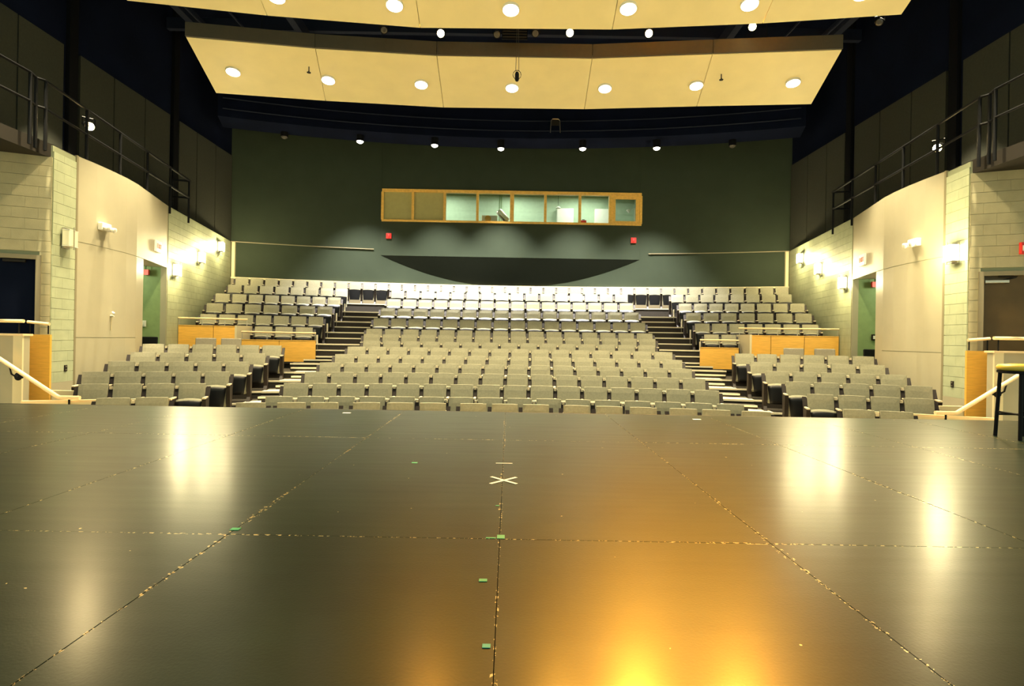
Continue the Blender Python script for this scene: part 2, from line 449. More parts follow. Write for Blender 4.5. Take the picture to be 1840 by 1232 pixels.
# control booth interior
booth = thing('wall_booth', (0, BY + 0.2, WZ0 - 0.6), kind='structure', label='pale green control booth interior behind the window')
by1 = BY + 2.6
MB().box((-5.6, by1, WZ0 - 0.7), (5.6, by1 + 0.1, WZ1 + 0.5)).build('rear_panel', 'booth', booth)
MB().box((-5.7, BY + 0.16, WZ0 - 0.7), (-5.6, by1, WZ1 + 0.5)).build('side_panel', 'booth', booth)
MB().box((5.6, BY + 0.16, WZ0 - 0.7), (5.7, by1, WZ1 + 0.5)).build('side_panel', 'booth', booth)
MB().box((-5.7, BY + 0.16, WZ0 - 0.8), (5.7, by1, WZ0 - 0.7)).build('booth_floor', 'carpet', booth)
MB().box((-5.7, BY + 0.16, WZ1 + 0.5), (5.7, by1, WZ1 + 0.6)).build('booth_ceiling', 'greenroom', booth)
for x in (-0.5, -0.42): MB().tube([(x, by1 - 0.06, WZ0 - 0.7), (x, by1 - 0.06, WZ1 + 0.5)], 0.02, 6).build('conduit', 'greenroom', booth)
MB().box((-5.2, BY + 0.2, WZ0 + 0.02), (5.2, BY + 0.9, WZ0 + 0.07)).build('desk_top', 'brownblack', booth)
for x in (-3.0, 0.2, 3.2):
    lamp('AREA', 'booth_lamp', (x, BY + 1.2, WZ1 + 0.42), P_BOOTH, (0.95, 1.0, 0.85), booth, (x, BY + 1.4, 0), size=1.2)

win = thing('window_1', (0, BY, WZ0), kind='structure', label='long oak-framed control booth window in the rear wall')
mb = MB(); fw = 0.10
mb.box((WX0 - 0.02, BY - 0.05, WZ1 - fw), (WX1 + 0.02, BY + 0.14, WZ1 + 0.02))
mb.build('frame_head', 'woodtrim', win)
MB().box((WX0 - 0.02, BY - 0.07, WZ0 - 0.02), (WX1 + 0.02, BY + 0.14, WZ0 + 0.06)).build('frame_sill', 'woodtrim', win)
cuts = [688, 742, 799, 858, 920, 980, 1042, 1098, 1152]
xs = [at_y(p, 372, BY).x for p in cuts]; xs[0] = WX0; xs[-1] = WX1
for i, x in enumerate(xs):
    w = 0.05 if i not in (4, 7) else 0.08
    MB().box((x - w, BY - 0.04, WZ0 + 0.06), (x + w, BY + 0.14, WZ1 - fw)).build('mullion', 'woodtrim', win)
for i in range(8):
    xa, xb = xs[i] + 0.05, xs[i+1] - 0.05
    if i < 2:
        MB().box((xa, BY + 0.03, WZ0 + 0.06), (xb, BY + 0.05, WZ1 - fw)).build('blind_panel', 'shade', win)
    else:
        MB().box((xa, BY + 0.04, WZ0 + 0.06), (xb, BY + 0.05, WZ1 - fw)).build('pane', 'glass', win)
xa, xb = xs[7] + 0.06, xs[8] - 0.05   # heavier sash of the last pane
for a, b in (((xa, WZ0 + 0.06), (xb, WZ0 + 0.16)), ((xa, WZ1 - fw - 0.14), (xb, WZ1 - fw)), ((xa, WZ0 + 0.16), (xa + 0.12, WZ1 - fw - 0.14)), ((xb - 0.16, WZ0 + 0.16), (xb, WZ1 - fw - 0.14))):
    MB().box((a[0], BY - 0.02, a[1]), (b[0], BY + 0.03, b[1])).build('sash', 'woodtrim', win)

# ------------------------------------------------------------------ side walls
def blocks(mb_or_parent, A, B, z0, z1, holes=(), single=False, mt='block', bl=0.40, bh=0.203, depth=0.022, flip=1):
    """courses of blocks on the plan segment A-B (room on the side the normal points to)"""
    ax, ay = A; bx_, by_ = B
    L = math.hypot(bx_ - ax, by_ - ay); ux, uy = (bx_ - ax) / L, (by_ - ay) / L
    nx, ny = -uy * flip, ux * flip
    ang = math.atan2(uy, ux); course = 0; q = z0; cache = {}
    while q < z1 - 0.02:
        top = min(q + bh, z1); off = 0.0 if course % 2 else -bl / 2; u = off
        while u < L - 0.01:
            ua, ub = max(u, 0) + 0.0012, min(u + bl, L) - 0.0012
            u += bl
            if ub - ua < 0.03: continue
            spans = [(ua, ub)]
            for (h0, h1, hz0, hz1) in holes:
                if top > hz0 + 0.01 and q < hz1 - 0.01:
                    ns = []
                    for (a, b) in spans:
                        if b <= h0 or a >= h1: ns.append((a, b)); continue
                        if a < h0: ns.append((a, h0))
                        if b > h1: ns.append((h1, b))
                    spans = ns
            for (a, b) in spans:
                if b - a < 0.03: continue
                cx, cy = ax + ux * (a + b) / 2 + nx * depth / 2, ay + uy * (a + b) / 2 + ny * depth / 2
                size = (b - a, depth, top - q - 0.006)
                c = (cx, cy, (q + top) / 2)
                if single:
                    key = (round(size[0], 3), round(size[2], 3))
                    if key not in cache: cache[key] = MB().cbox((0, 0, 0), size).mesh('block', M[mt])
                    o = bpy.data.objects.new('block', cache[key]); COL.objects.link(o); o.parent = mb_or_parent
                    o.location = Vector(c) - ORG[mb_or_parent.name]; o.rotation_euler = (0, 0, ang)
                else: mb_or_parent.cbox(c, size, rz=ang)
        q += bh; course += 1
def slab(mb, A, B, z0, z1, th, flip=1, front=0.0):
    """a wall slab whose room face lies `front` in front of the plan line A-B"""
    ux, uy = B[0] - A[0], B[1] - A[1]; L = math.hypot(ux, uy); ux /= L; uy /= L
    nx, ny = -uy * flip, ux * flip
    f = [(p[0] + nx * front, p[1] + ny * front) for p in (A, B)]; b = [(p[0] - nx * th, p[1] - ny * th) for p in (A, B)]
    mb.prism([f[0], f[1], b[1], b[0]], z0, z1)
DOORZ = z(1.82)
DW = {}
for s, nm in ((-1, 'left'), (1, 'right')):
    W = thing('wall_' + nm, (s * 9.6, 15, FLOORZ), kind='structure', label=f'{nm} side wall of sage block and smooth tan panels')
    m2 = lambda p: (p[0] * s, p[1])
    fl_ = 1 if s < 0 else -1      # room lies towards x = 0
    # rear block wall: joined blocks over a mortar backing
    a, b = m2(P0), m2(P1)
    mb = MB(); slab(mb, a, b, FLOORZ, TOPZ, 0.15, flip=fl_); mb.build('mortar_bed', 'mortar', W)
    mb = MB(); blocks(mb, a, b, FLOORZ, TOPZ, flip=fl_, depth=0.012); mb.build('block_courses', 'block', W, kind='stuff')
    # tan panels on the curve, doorway in the first stretch
    dA, dB = 0.02, 0.80
    c0, c1 = Vector(CURVE[0]), Vector((8.95, 13.34))
    d0 = c0.lerp(c1, dA * 0.93); d1 = c0.lerp(c1, dB)
    c0, c1, d0, d1 = [m2(p) for p in (c0, c1, d0, d1)]
    mb = MB(); slab(mb, c0, d0, FLOORZ, DOORZ, 0.15, flip=fl_); mb.build('panel', 'tan', W)
    mb = MB(); slab(mb, d1, c1, FLOORZ, DOORZ - 0.012, 0.15, flip=fl_); mb.build('panel', 'tan', W)
    mb = MB(); slab(mb, c0, c1, DOORZ, TOPZ, 0.15, flip=fl_); mb.build('panel', 'tan', W)
    rest = [m2(p) for p in CURVE[2:]]
    for z0_, z1_ in ((FLOORZ, z(-0.14)), (z(-0.128), DOORZ - 0.012), (DOORZ, TOPZ)):
        mb = MB()
        for A, B in zip(rest, rest[1:]): slab(mb, A, B, z0_, z1_, 0.12, flip=fl_)
        mb.build('panel', 'tan', W)
    mb = MB()
    for A, B in zip(rest, rest[1:]): slab(mb, A, B, FLOORZ, TOPZ - 0.02, 0.14, flip=fl_, front=-0.01)
    mb.build('joint_backing', 'mortar', W)
    # vertical metal joint strip
    mb = MB(); mb.cbox((s * (P3[0] - 0.005), P3[1], (FLOORZ + TOPZ) / 2), (0.05, 0.05, TOPZ - FLOORZ)); mb.build('joint_strip', 'greytrim', W)
    # narrow block pier and block front beside the door, each block its own piece
    a, b = m2(P3), m2(P4)
    mb = MB(); slab(mb, a, b, FLOORZ, TOPZ - 0.03, 0.2, flip=fl_, front=-0.002); mb.build('mortar_bed', 'mortar', W)
    blocks(W, a, b, z(-1.0), z(3.40), single=True, flip=fl_)
    mb = MB(); slab(mb, a, b, FLOORZ, z(-1.0), 0.05, flip=fl_, front=0.024); mb.build('base_panel', 'tan', W)
    ext = (P4[0] + (P5[0] - P4[0]) * 3.2, P4[1] + (P5[1] - P4[1]) * 3.2)
    a, b = m2(P4), m2(ext)
    L = math.hypot(b[0] - a[0], b[1] - a[1]); u = ((b[0] - a[0]) / L, (b[1] - a[1]) / L)
    h0, h1, hz = 0.17, 1.55, z(1.38)
    pt = lambda t: (a[0] + u[0] * t, a[1] + u[1] * t)
    mb = MB()
    slab(mb, a, pt(h0), FLOORZ, z(3.3), 0.2, flip=fl_, front=-0.002); slab(mb, pt(h0), pt(h1), hz, z(3.3), 0.2, flip=fl_, front=-0.002)
    slab(mb, pt(h0), pt(h1), FLOORZ, -0.02, 0.2, flip=fl_, front=-0.002); slab(mb, pt(h1), b, FLOORZ, z(3.3), 0.2, flip=fl_, front=-0.002)
    mb.build('mortar_bed', 'mortar', W)
    blocks(W, a, pt(1.9), FLOORZ, z(3.28), holes=((h0, h1, -0.02, hz),), single=True, mt='blockwarmlit', flip=fl_)
    # stage-side doorway
    D = thing('door_1' if s < 0 else 'door_2', (a[0] + u[0] * 0.8, a[1] + u[1] * 0.8, 0), kind='structure',
              label='dark doorway in a pale frame above the left stage stair' if s < 0 else 'brown door with closer above the right stage stair')
    for t0, t1, z0_, z1_ in ((h0 - 0.03, h0 + 0.05, 0, hz + 0.03), (h1 - 0.05, h1 + 0.03, 0, hz + 0.03), (h0 + 0.05, h1 - 0.05, hz - 0.05, hz + 0.03)):
        mb = MB(); slab(mb, pt(t0), pt(t1), z0_, z1_, 0.2, flip=fl_, front=0.045); mb.build('frame', 'doorframe', D)
    if s > 0:
        mb = MB(); slab(mb, pt(h0 + 0.05), pt(h1 - 0.05), 0.01, hz - 0.05, 0.05, flip=fl_, front=-0.05); mb.build('leaf', 'doorbrown', D)
        c = Vector((*pt(0.42), hz - 0.16)) + Vector((-u[1] * fl_, u[0] * fl_, 0)) * 0.0
        MB().cbox(c, (0.36, 0.08, 0.06), rz=math.atan2(u[1], u[0])).build('closer_body', 'steel', D, bevel=0.01)
        MB().tube([c + Vector((0.1, -0.03, 0.03)), c + Vector((0.28, -0.10, 0.08)), c + Vector((0.02, -0.02, 0.10))], 0.012).build('closer_arm', 'brownblack', D)
    else:
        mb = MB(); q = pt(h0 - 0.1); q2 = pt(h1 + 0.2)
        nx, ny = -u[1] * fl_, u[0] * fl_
        slab(mb, q, q2, -0.02, hz + 0.2, 0.05, flip=fl_, front=-2.2); mb.build('lobby_darkness', 'navy', D)  # navy block stands for the darkness of the room beyond
        c = Vector((*pt(0.55), hz - 0.09))
        MB().cbox(c, (0.34, 0.06, 0.05), rz=math.atan2(u[1], u[0])).build('closer_body', 'brownblack', D, bevel=0.01)
    # doorway to the vestibule: jambs, soffit and green rooms
    DW[s] = (Vector((*d0, 0)), Vector((d1[0] - d0[0], d1[1] - d0[1], 0)).normalized())
    V = thing('door_3' if s < 0 else 'door_4', (*[(d0[i] + d1[i]) / 2 for i in range(2)], z(-1.0)), kind='structure',
              label=f'open doorway to a green vestibule in the {nm} tan wall')
    ux, uy = d1[0] - d0[0], d1[1] - d0[1]; L2 = math.hypot(ux, uy); ux /= L2; uy /= L2
    nx, ny = uy * fl_, -ux * fl_         # away from the room
    dp = 2.4
    e0, e1 = (d0[0] + nx * dp, d0[1] + ny * dp), (d1[0] + nx * dp, d1[1] + ny * dp)
    off = lambda p, k: (p[0] + nx * k, p[1] + ny * k)
    MB().prism([off(d0, .14), e0, (e0[0] - ux * .1, e0[1] - uy * .1), (off(d0, .14)[0] - ux * .1, off(d0, .14)[1] - uy * .1)], FLOORZ, DOORZ).build('jamb', 'greenroom', V)
    MB().prism([off(d1, .14), e1, (e1[0] + ux * .1, e1[1] + uy * .1), (off(d1, .14)[0] + ux * .1, off(d1, .14)[1] + uy * .1)], FLOORZ, DOORZ).build('jamb', 'greenroom', V)
    MB().prism([e0, e1, off(e1, .1), off(e0, .1)], FLOORZ, DOORZ).build('vestibule_panel', 'greenroom', V)
    MB().prism([off(d0, .14), off(d1, .14), e1, e0], DOORZ, DOORZ + 0.1).build('soffit', 'tan', V)
    MB().prism([off(d0, .14), off(d1, .14), e1, e0], z(-1.05), z(-0.99)).build('threshold', 'carpet', V)
    vc = Vector((*off(((d0[0] + d1[0]) / 2, (d0[1] + d1[1]) / 2), 1.2), DOORZ - 0.15))
    lamp('POINT', 'vestibule_fill', vc, 22, (0.95, 1.0, 0.7), V, size=0.15)  # added fill light without a fixture, brightens the green vestibule
    # upper wall above the gallery, with acoustic panels
    X = s * 10.75
    U = thing('wall_upper_' + nm, (X, 14, TOPZ), kind='structure', label=f'dark upper {nm} wall carrying olive acoustic panels')
    MB().box((min(X, X + s * 0.2), 4, TOPZ - 0.1), (max(X, X + s * 0.2), 22.5, CEIL)).build('wall_face', 'navy', U)
    for y0, y1 in ((8.4, 9.6), (9.6, 10.8), (10.8, 12.0), (12.0, 13.25), (13.73, 14.93), (14.93, 16.2), (16.2, 17.4), (17.86, 18.9), (18.9, 20.1), (20.1, 21.3)):
        MB().box((min(X, X - s * 0.06), y0 + 0.02, TOPZ - 0.02), (max(X, X - s * 0.06), y1 - 0.02, z(6.8))).build('acoustic_panel', 'acoustic', U)
    for y0 in (13.3, 17.45):
        MB().box((min(X, X - s * 0.10), y0 + 0.06, TOPZ), (max(X, X - s * 0.10), y0 + 0.32, CEIL)).build('steel_column', 'black', U)
    # gallery slab behind the wall tops
    edge = [(8.75, 5.5), (8.72, 10.4), P4, P3] + CURVE[::-1][1:-1] + [P1, P0]
    poly = [m2((p[0] + 0.03, p[1])) for p in edge] + [(s * 10.9, P0[1]), (s * 10.9, 5.5)]
    G = MB().prism(poly, TOPZ - 0.26, TOPZ - 0.004).build('ceiling_gallery_' + nm, 'brownblack', kind='structure', label=f'dark gallery floor above the {nm} side wall')
    MB().box((min(s*10.9, s*13.5), 4, FLOORZ), (max(s*10.9, s*13.5), 4.2, CEIL)).build('wing_return', 'navy', U)

# dark ceiling
MB().box((-11.5, 4, CEIL), (11.5, 24.5, CEIL + 0.2)).build('ceiling', 'navy', kind='structure', label='navy black ceiling void above the clouds')

# steel under the ceiling
M['steelblue'] = mat('blue_black_steel', (0.012, 0.016, 0.034), 0.7, spec=0.2)
bs = thing('ceiling_steel', (0, 14, z(9.2)), kind='structure', label='blue black roof steel above the ceiling clouds')
for x in (-9.4, -6.4, 6.4, 9.4):
    MB().box((x - 0.1, 5, z(9.0)), (x + 0.1, 22, z(9.35))).build('beam', 'steelblue', bs)
for y in (7.5, 12.4, 17.2, 19.3):
    MB().box((-10.7, y - 0.08, z(9.36)), (10.7, y + 0.08, z(9.7))).build('beam', 'steelblue', bs)
for x in (-8.9, -7.8, 7.8, 8.9):
    MB().tube([(x, 5, z(8.6)), (x * 0.93, 20.2, z(8.3))], 0.03, 6).build('conduit', 'steelblue', bs)

# ------------------------------------------------------------------ seats
BW = 0.56   # nominal pitch
def seat_templates():
    T = {}
    # backrest: upholstered slab, slightly reclined, softly crowned
    nx_, nz_ = 6, 5; w, h, th = 0.47, 0.50, 0.07
    def slabgrid(w, h, th, crown, base, tilt, y0, topcurve=0.0, taper=0.0):
        vs = []; fs = []
        for side in (0, 1):
            for j in range(nz_ + 1):
                for i in range(nx_ + 1):
                    u = -1 + 2 * i / nx_; v = j / nz_
                    ed = max(abs(u), abs(2 * v - 1)) ** 6
                    x = u * w / 2 * (1 - taper * (1 - v))
                    d = th / 2 * (1 - 0.25 * ed) + crown * (1 - u * u) * (1 - side)
                    y = y0 + (-d if side == 0 else d * 0.8) + tilt * v * h
                    zz = base + v * h - topcurve * u * u * v
                    vs.append((x, y, zz))
        k = (nx_ + 1) * (nz_ + 1); r = nx_ + 1
        for j in range(nz_):
            for i in range(nx_):
                a = j * r + i
                fs.append((a, a + 1, a + r + 1, a + r)); fs.append((k + a, k + a + r, k + a + r + 1, k + a + 1))
        loop = [i for i in range(nx_)] + [nx_ + j * r for j in range(nz_)] + [nz_ * r + nx_ - i for i in range(nx_)] + [(nz_ - j) * r for j in range(nz_)]
        for i in range(len(loop)):
            a, b = loop[i], loop[(i + 1) % len(loop)]
            fs.append((b, a, k + a, k + b))
        return MB().add(vs, fs)
    T['backrest'] = slabgrid(w, h, th, 0.004, SEAT_H - h, 0.20, -0.10, topcurve=0.006)
    T['seat_cushion'] = slabgrid(0.46, 0.43, 0.085, 0.01, 0.165, 0.10, -0.235, topcurve=0.025)
    T['seat_shell'] = slabgrid(0.465, 0.405, 0.035, 0.014, 0.155, 0.10, -0.292, topcurve=0.02, taper=0.18)
    T['armrest'] = MB().cbox((-BW / 2, -0.20, 0.605), (0.052, 0.27, 0.03))
    T['side_frame'] = MB().prism([(-0.34, 0.0), (-0.02, 0.0), (-0.10, 0.10), (-0.05, 0.60), (0.065, 0.79), (0.035, 0.80), (-0.085, 0.60), (-0.31, 0.59), (-0.26, 0.10)], -0.036, 0.036)
    sf = T['side_frame']; sf.v = [Vector((v.z - BW / 2, v.x, v.y)) for v in sf.v]
    T['frame_cap'] = MB().cbox((-BW / 2, 0.0, 0.785), (0.048, 0.045, 0.05))
    T['back_shell'] = slabgrid(0.46, 0.50, 0.02, 0.0, SEAT_H - h - 0.01, 0.20, -0.048)
    return T
ST = seat_templates()
MATS = {'backrest': 'fabric', 'seat_cushion': 'fabric', 'seat_shell': 'shell', 'armrest': 'pad', 'side_frame': 'frame', 'back_shell': 'shell', 'frame_cap': 'pad'}
SM = {}
for k_, mb in ST.items():
    SM[k_] = mb.mesh(k_, M[MATS[k_]], smooth=k_ in ('seat_cushion', 'seat_shell'), bevel=0.008 if k_ == 'armrest' else 0)
for k_ in ('armrest', 'side_frame'):
    mb = MB(); mb.v = [Vector((v.x + BW, v.y, v.z)) for v in ST[k_].v]; mb.f = ST[k_].f; mb.mi = ST[k_].mi
    SM[k_ + '_end'] = mb.mesh(k_, M[MATS[k_]])
ORD = ['', 'first', 'second', 'third', 'fourth', 'fifth', 'sixth', 'seventh', 'eighth', 'ninth', 'tenth', 'eleventh', 'twelfth', 'thirteenth', 'fourteenth', 'fifteenth', 'sixteenth']
def part(name, me, parent):
    o = bpy.data.objects.new(name, me); COL.objects.link(o); o.parent = parent; return o
def make_seat(p, a, sx, label, group, last, cap=False):
    t = bpy.data.objects.new('auditorium_seat', None); COL.objects.link(t)
    t.location = p; t.rotation_euler = (0, 0, -a); t.scale = (sx, 1, 1); t.empty_display_size = 0.1
    tag(t, label, 'seat', group)
    part('backrest', SM['backrest'], t); part('back_shell', SM['back_shell'], t)
    c = part('seat_cushion', SM['seat_cushion'], t); part('seat_shell', SM['seat_shell'], c)
    part('armrest', SM['armrest'], t); part('side_frame', SM['side_frame'], t)
    if cap: part('frame_cap', SM['frame_cap'], t)
    if last: part('armrest', SM['armrest_end'], t); part('side_frame', SM['side_frame_end'], t)
REAR = MB(); REAR_MATS = ['fabric', 'shell', 'pad', 'frame']
def rear_seat(p, a, sx, last):
    m = Matrix.Translation(p) @ Matrix.Rotation(-a, 4, 'Z') @ Matrix.Diagonal((sx, 1, 1, 1))
    for k_, mb in ST.items():
        if k_ == 'frame_cap': continue
        REAR.m = REAR_MATS.index(MATS[k_])
        REAR.add([m @ v for v in mb.v], mb.f)
def row(i, px0, px1, n, block, count_from_right=False):
    r = ROW_R[i]; zt = ROW_Z[i] + SEAT_H
    a0, a1 = px_to_angle(px0, r, zt), px_to_angle(px1, r, zt)
    pitch = r * (a1 - a0) / (n - 0.11)
    sx = pitch / BW; da = pitch / r; a0 -= 0.055 * da
    for k in range(n):
        a = a0 + (k + 0.5) * da
        p = arc_pt(r, a, z(ROW_Z[i]) + 0.006)
        if i >= 13: rear_seat(p, a, sx, k == n - 1); continue
        m = n - k if count_from_right else k + 1
        if block == 'centre':
            lab = f'beige tip-up seat, centre block, {ORD[i+1]} row from the stage, {ORD[m]} from its left'
        else:
            first = 1 if 'lower' in block else 9
            lab = f'beige tip-up seat, {block} block, its {ORD[i+1-first]} row, {ORD[m]} from the aisle'
        make_seat(p, a, sx, lab, f'seats of the {block} block', k == n - 1, cap=(k > 0 and i < 9))
# front row: loose seats in uneven groups (photo columns of each seat back)
fr = [(424,478),(497,551),(558,609),(633,685),(694,744),(751.5,805),(826,875),(881.5,933),(938.6,987.5),(1009,1062),(1069,1121),(1130,1182),(1202,1254),(1260,1314),(1332,1385)]
for k, (x0, x1) in enumerate(fr):
    r = ROW_R[0]; a = px_to_angle((x0 + x1) / 2, r, -1.11)
    make_seat(arc_pt(r, a, FLOORZ + 0.001), a, 0.925, f'pale beige tip-up seat, centre block, front row by the stage edge, {ORD[k+1]} from its left', 'seats of the centre block', k == 14 or fr[k+1][0] - x1 > 12)
# centre block
cen = [(1,476,1338,16),(2,509,1293,16),(3,547,1268,16),(4,574,1244,16),(5,601.5,1226.6,16),(6,624,1209,16),(7,652,1178,15),(8,653,1178.6,16),(9,658,1173,16),(10,671,1160,16),(11,684,1148,16),(12,695.5,1138,16),(13,703,1128.6,16)]
for i, x0, x1, n in cen: row(i, x0, x1, n, 'centre')
# lower side blocks
for i, x0, x1, n in [(1,172,370,3),(2,140.6,371,4),(3,147,413.5,5),(4,194,449,5),(5,234,478.7,5),(6,256,507,6)]:
    if i == 1: n, x1 = 2, 304
    row(i, x0, x1, n, 'lower left', True)
for i, x0, x1, n in [(1,1513,1642,2),(2,1449,1679,4),(3,1411,1676,5),(4,1374.5,1630,5),(5,1347,1591,5),(6,1319.6,1571,6)]:
    row(i, x0, x1, n, 'lower right')
# upper side blocks
for i, x0, x1, n in [(9,457.5,563,3),(10,359.6,581.7,7),(11,371,598,7),(12,387,613,8),(13,409.5,625.7,8)]:
    row(i, x0, x1, n, 'upper left', True)
for i, x0, x1, n in [(9,1264.6,1323,2),(10,1248,1471,7),(11,1232,1459,7),(12,1219,1446,8),(13,1205,1423,8)]:
    row(i, x0, x1, n, 'upper right')
row(14, 423, 1417, 41, 'back')
REAR.build('rear_row_seats', REAR_MATS, kind='stuff', label='two rearmost rows of beige tip-up seats below the dark wall', cat='seats')

# ------------------------------------------------------------------ wood-panelled fronts with rails
def panel_front(r, xa, xb, n, zt, zb, label, railz, posts):
    A = arc_pt(r, x_angle(r, xa)); B = arc_pt(r, x_angle(r, xb))
    t = thing('wood_front', (A.x, A.y, zb), label, 'parapet', 'maple parapets')
    for i in range(n):
        p = A.lerp(B, i / n); q = A.lerp(B, (i + 1) / n); g = (q - p).normalized() * 0.006
        mb = MB(); slab(mb, ((p + g).x, (p + g).y), ((q - g).x, (q - g).y), zb + 0.06, zt, 0.04, flip=-1); mb.build('wood_panel', 'wood', t)
    mb = MB(); slab(mb, (A.x, A.y), (B.x, B.y), zb, zb + 0.055, 0.06, flip=-1); mb.build('plinth', 'brownblack', t)
    mb = MB(); slab(mb, (A.x, A.y), (B.x, B.y), zt, zt + 0.015, 0.06, flip=-1, front=0.01); mb.build('cap', 'woodtrim', t)
    up = Vector((0, 0, 1)); d = (B - A).normalized()
    MB().tube([A + up * railz, B + up * railz], 0.026, 10).build('rail', 'railwood', t)
    for k in range(posts):
        p = A.lerp(B, (k + 0.02) / (posts - 1) * 0.98 + 0.005)
        MB().tube([p + up * (zt + 0.01), p + up * railz], 0.010, 6).build('rail_post', 'steel', t)
    return A, B
r1f, r2f = ROW_R[10] - 0.68, ROW_R[9] - 0.68
A, B = panel_front(r1f, -9.72, -7.95, 2, z(0.22), z(-0.99), 'upper maple parapet of two panels by the left block wall', z(0.44), 4)
panel_front(r2f, -7.70, -5.72, 2, z(-0.17), z(-0.85), 'lower maple parapet beside the left aisle stair', z(0.06), 4)
panel_front(r1f, 7.08, 9.70, 3, z(0.22), z(-0.99), 'upper maple parapet of three panels by the right block wall', z(0.44), 6)
panel_front(r2f, 5.68, 6.74, 1, z(-0.17), z(-0.85), 'lower maple parapet of one panel beside the right aisle stair', z(0.06), 3)
for x, nm in ((-7.87, 'left'), (7.02, 'right')):
    pa, pb = arc_pt(r2f, x_angle(r2f, x)), arc_pt(r1f, x_angle(r1f, x))
    mb = MB(); slab(mb, (pa.x, pa.y), (pb.x, pb.y), z(-0.99), z(0.24), 0.06, flip=1)
    mb.build('parapet_return', 'trim', label=f'short pale return wall joining the two {nm} maple parapets', cat='wall', org=(pa.x, pa.y, z(-0.99)))

# low guard wall with a pale cap behind the two outer front-row seats
for s, nm in ((-1, 'left'), (1, 'right')):
    r = ROW_R[1] + 0.42
    t = thing('guard_wall', (s * 7, 9.6, FLOORZ), f'low tan wall with pale cap below the {nm} stage stair rail', 'wall', 'low guard walls')
    a0, a1 = sorted((x_angle(r, s * 8.05), x_angle(r, s * 6.0)))
    mb = MB(); sector(mb, r, r + 0.05, a0, a1, FLOORZ, z(-1.215), n=40); mb.build('wall_panel', 'trim', t)
    mb = MB(); sector(mb, r - 0.02, r + 0.07, a0, a1, z(-1.215), z(-1.175), n=40); mb.build('cap', 'railwood', t)

# stage-side landing, guard wall, wooden end panel and stair rail
for s, nm in ((-1, 'left'), (1, 'right')):
    m3 = lambda x, y, zz: Vector((s * x, y, zz))
    L_ = thing('stage_landing', m3(9.4, 9.8, FLOORZ), f'tan landing wall with wooden end panel at the {nm} stage stair', 'landing', 'stage landings')
    bx = lambda x0, x1, y0, y1, z0, z1, nm_, mt, bev=0: MB().box((min(s*x0, s*x1), y0, z0), (max(s*x0, s*x1), y1, z1)).build(nm_, mt, L_, bevel=bev)
    bx(8.36, 12.0, 9.6, 9.72, FLOORZ, z(-0.10), 'guard_panel', 'tan')
    bx(8.36, 8.52, 9.57, 9.60, FLOORZ, z(-0.10), 'guard_edge', 'trim')
    bx(8.34, 12.0, 9.55, 9.76, z(-0.10), z(-0.065), 'guard_cap', 'railwood')
    bx(8.74, 12.0, 9.72, 10.15, -0.08, 0.0, 'landing_deck', 'carpet')
    bx(8.62, 8.72, 9.99, 10.04, z(-1.0), z(-0.08), 'gap_shade_strip', 'black')  # black strip paints the shade in the gap beside the wood panel
    bx(8.24, 8.63, 10.0, 10.04, FLOORZ, z(-0.075), 'wood_panel', 'wood')
    bx(7.8, 8.62, 10.05, 10.1, FLOORZ, z(-1.08), 'kick_panel', 'trim')
    R_ = thing('guard_rail', m3(8.6, 9.8, z(-0.06)), f'short pale rail on top of the {nm} landing wall', 'handrail', 'landing rails')
    MB().tube([m3(12.0, 9.66, z(0.16)), m3(8.42, 9.66, z(0.155))], 0.03, 10).build('rail', 'railwood', R_)
    MB().tube([m3(8.66, 10.02, z(0.15)), m3(8.27, 10.02, z(0.115))], 0.028, 10).build('rail', 'railwood', R_)
    for x, y in ((8.29, 10.02), (8.62, 10.02), (8.5, 9.66), (9.2, 9.66)):
        MB().tube([m3(x, y, z(-0.065)), m3(x, y, z(0.13))], 0.011, 6).build('rail_post', 'black', R_)
    H_ = thing('stair_handrail', m3(7.6, 9.4, FLOORZ), f'pale sloping handrail of the {nm} stage stair', 'handrail', 'stair handrails')
    MB().tube([m3(9.8, 9.42, z(0.26)), m3(8.62, 9.42, z(-0.485)), m3(7.62, 9.42, z(-1.115)), m3(7.58, 9.42, z(-1.13)), m3(7.24, 9.42, z(-1.13))], 0.034, 12).build('rail', 'railwood', H_)
    MB().tube([m3(7.42, 9.42, z(-1.13)), m3(7.42, 9.42, FLOORZ)], 0.016, 8).build('rail_post', 'black', H_)
    MB().tube([m3(8.45, 9.43, z(-0.62)), m3(8.44, 9.46, z(-0.75)), m3(8.42, 9.52, z(-0.80)), m3(8.42, 9.6, z(-0.80))], 0.014, 8).build('bracket', 'black', H_)
    MB().lathe(m3(8.42, 9.585, z(-0.80)), [(0.03, -0.03), (0.07, -0.02), (0.07, 0.01)], 14, axis=(0, 1, 0)).build('rosette', 'black', H_)

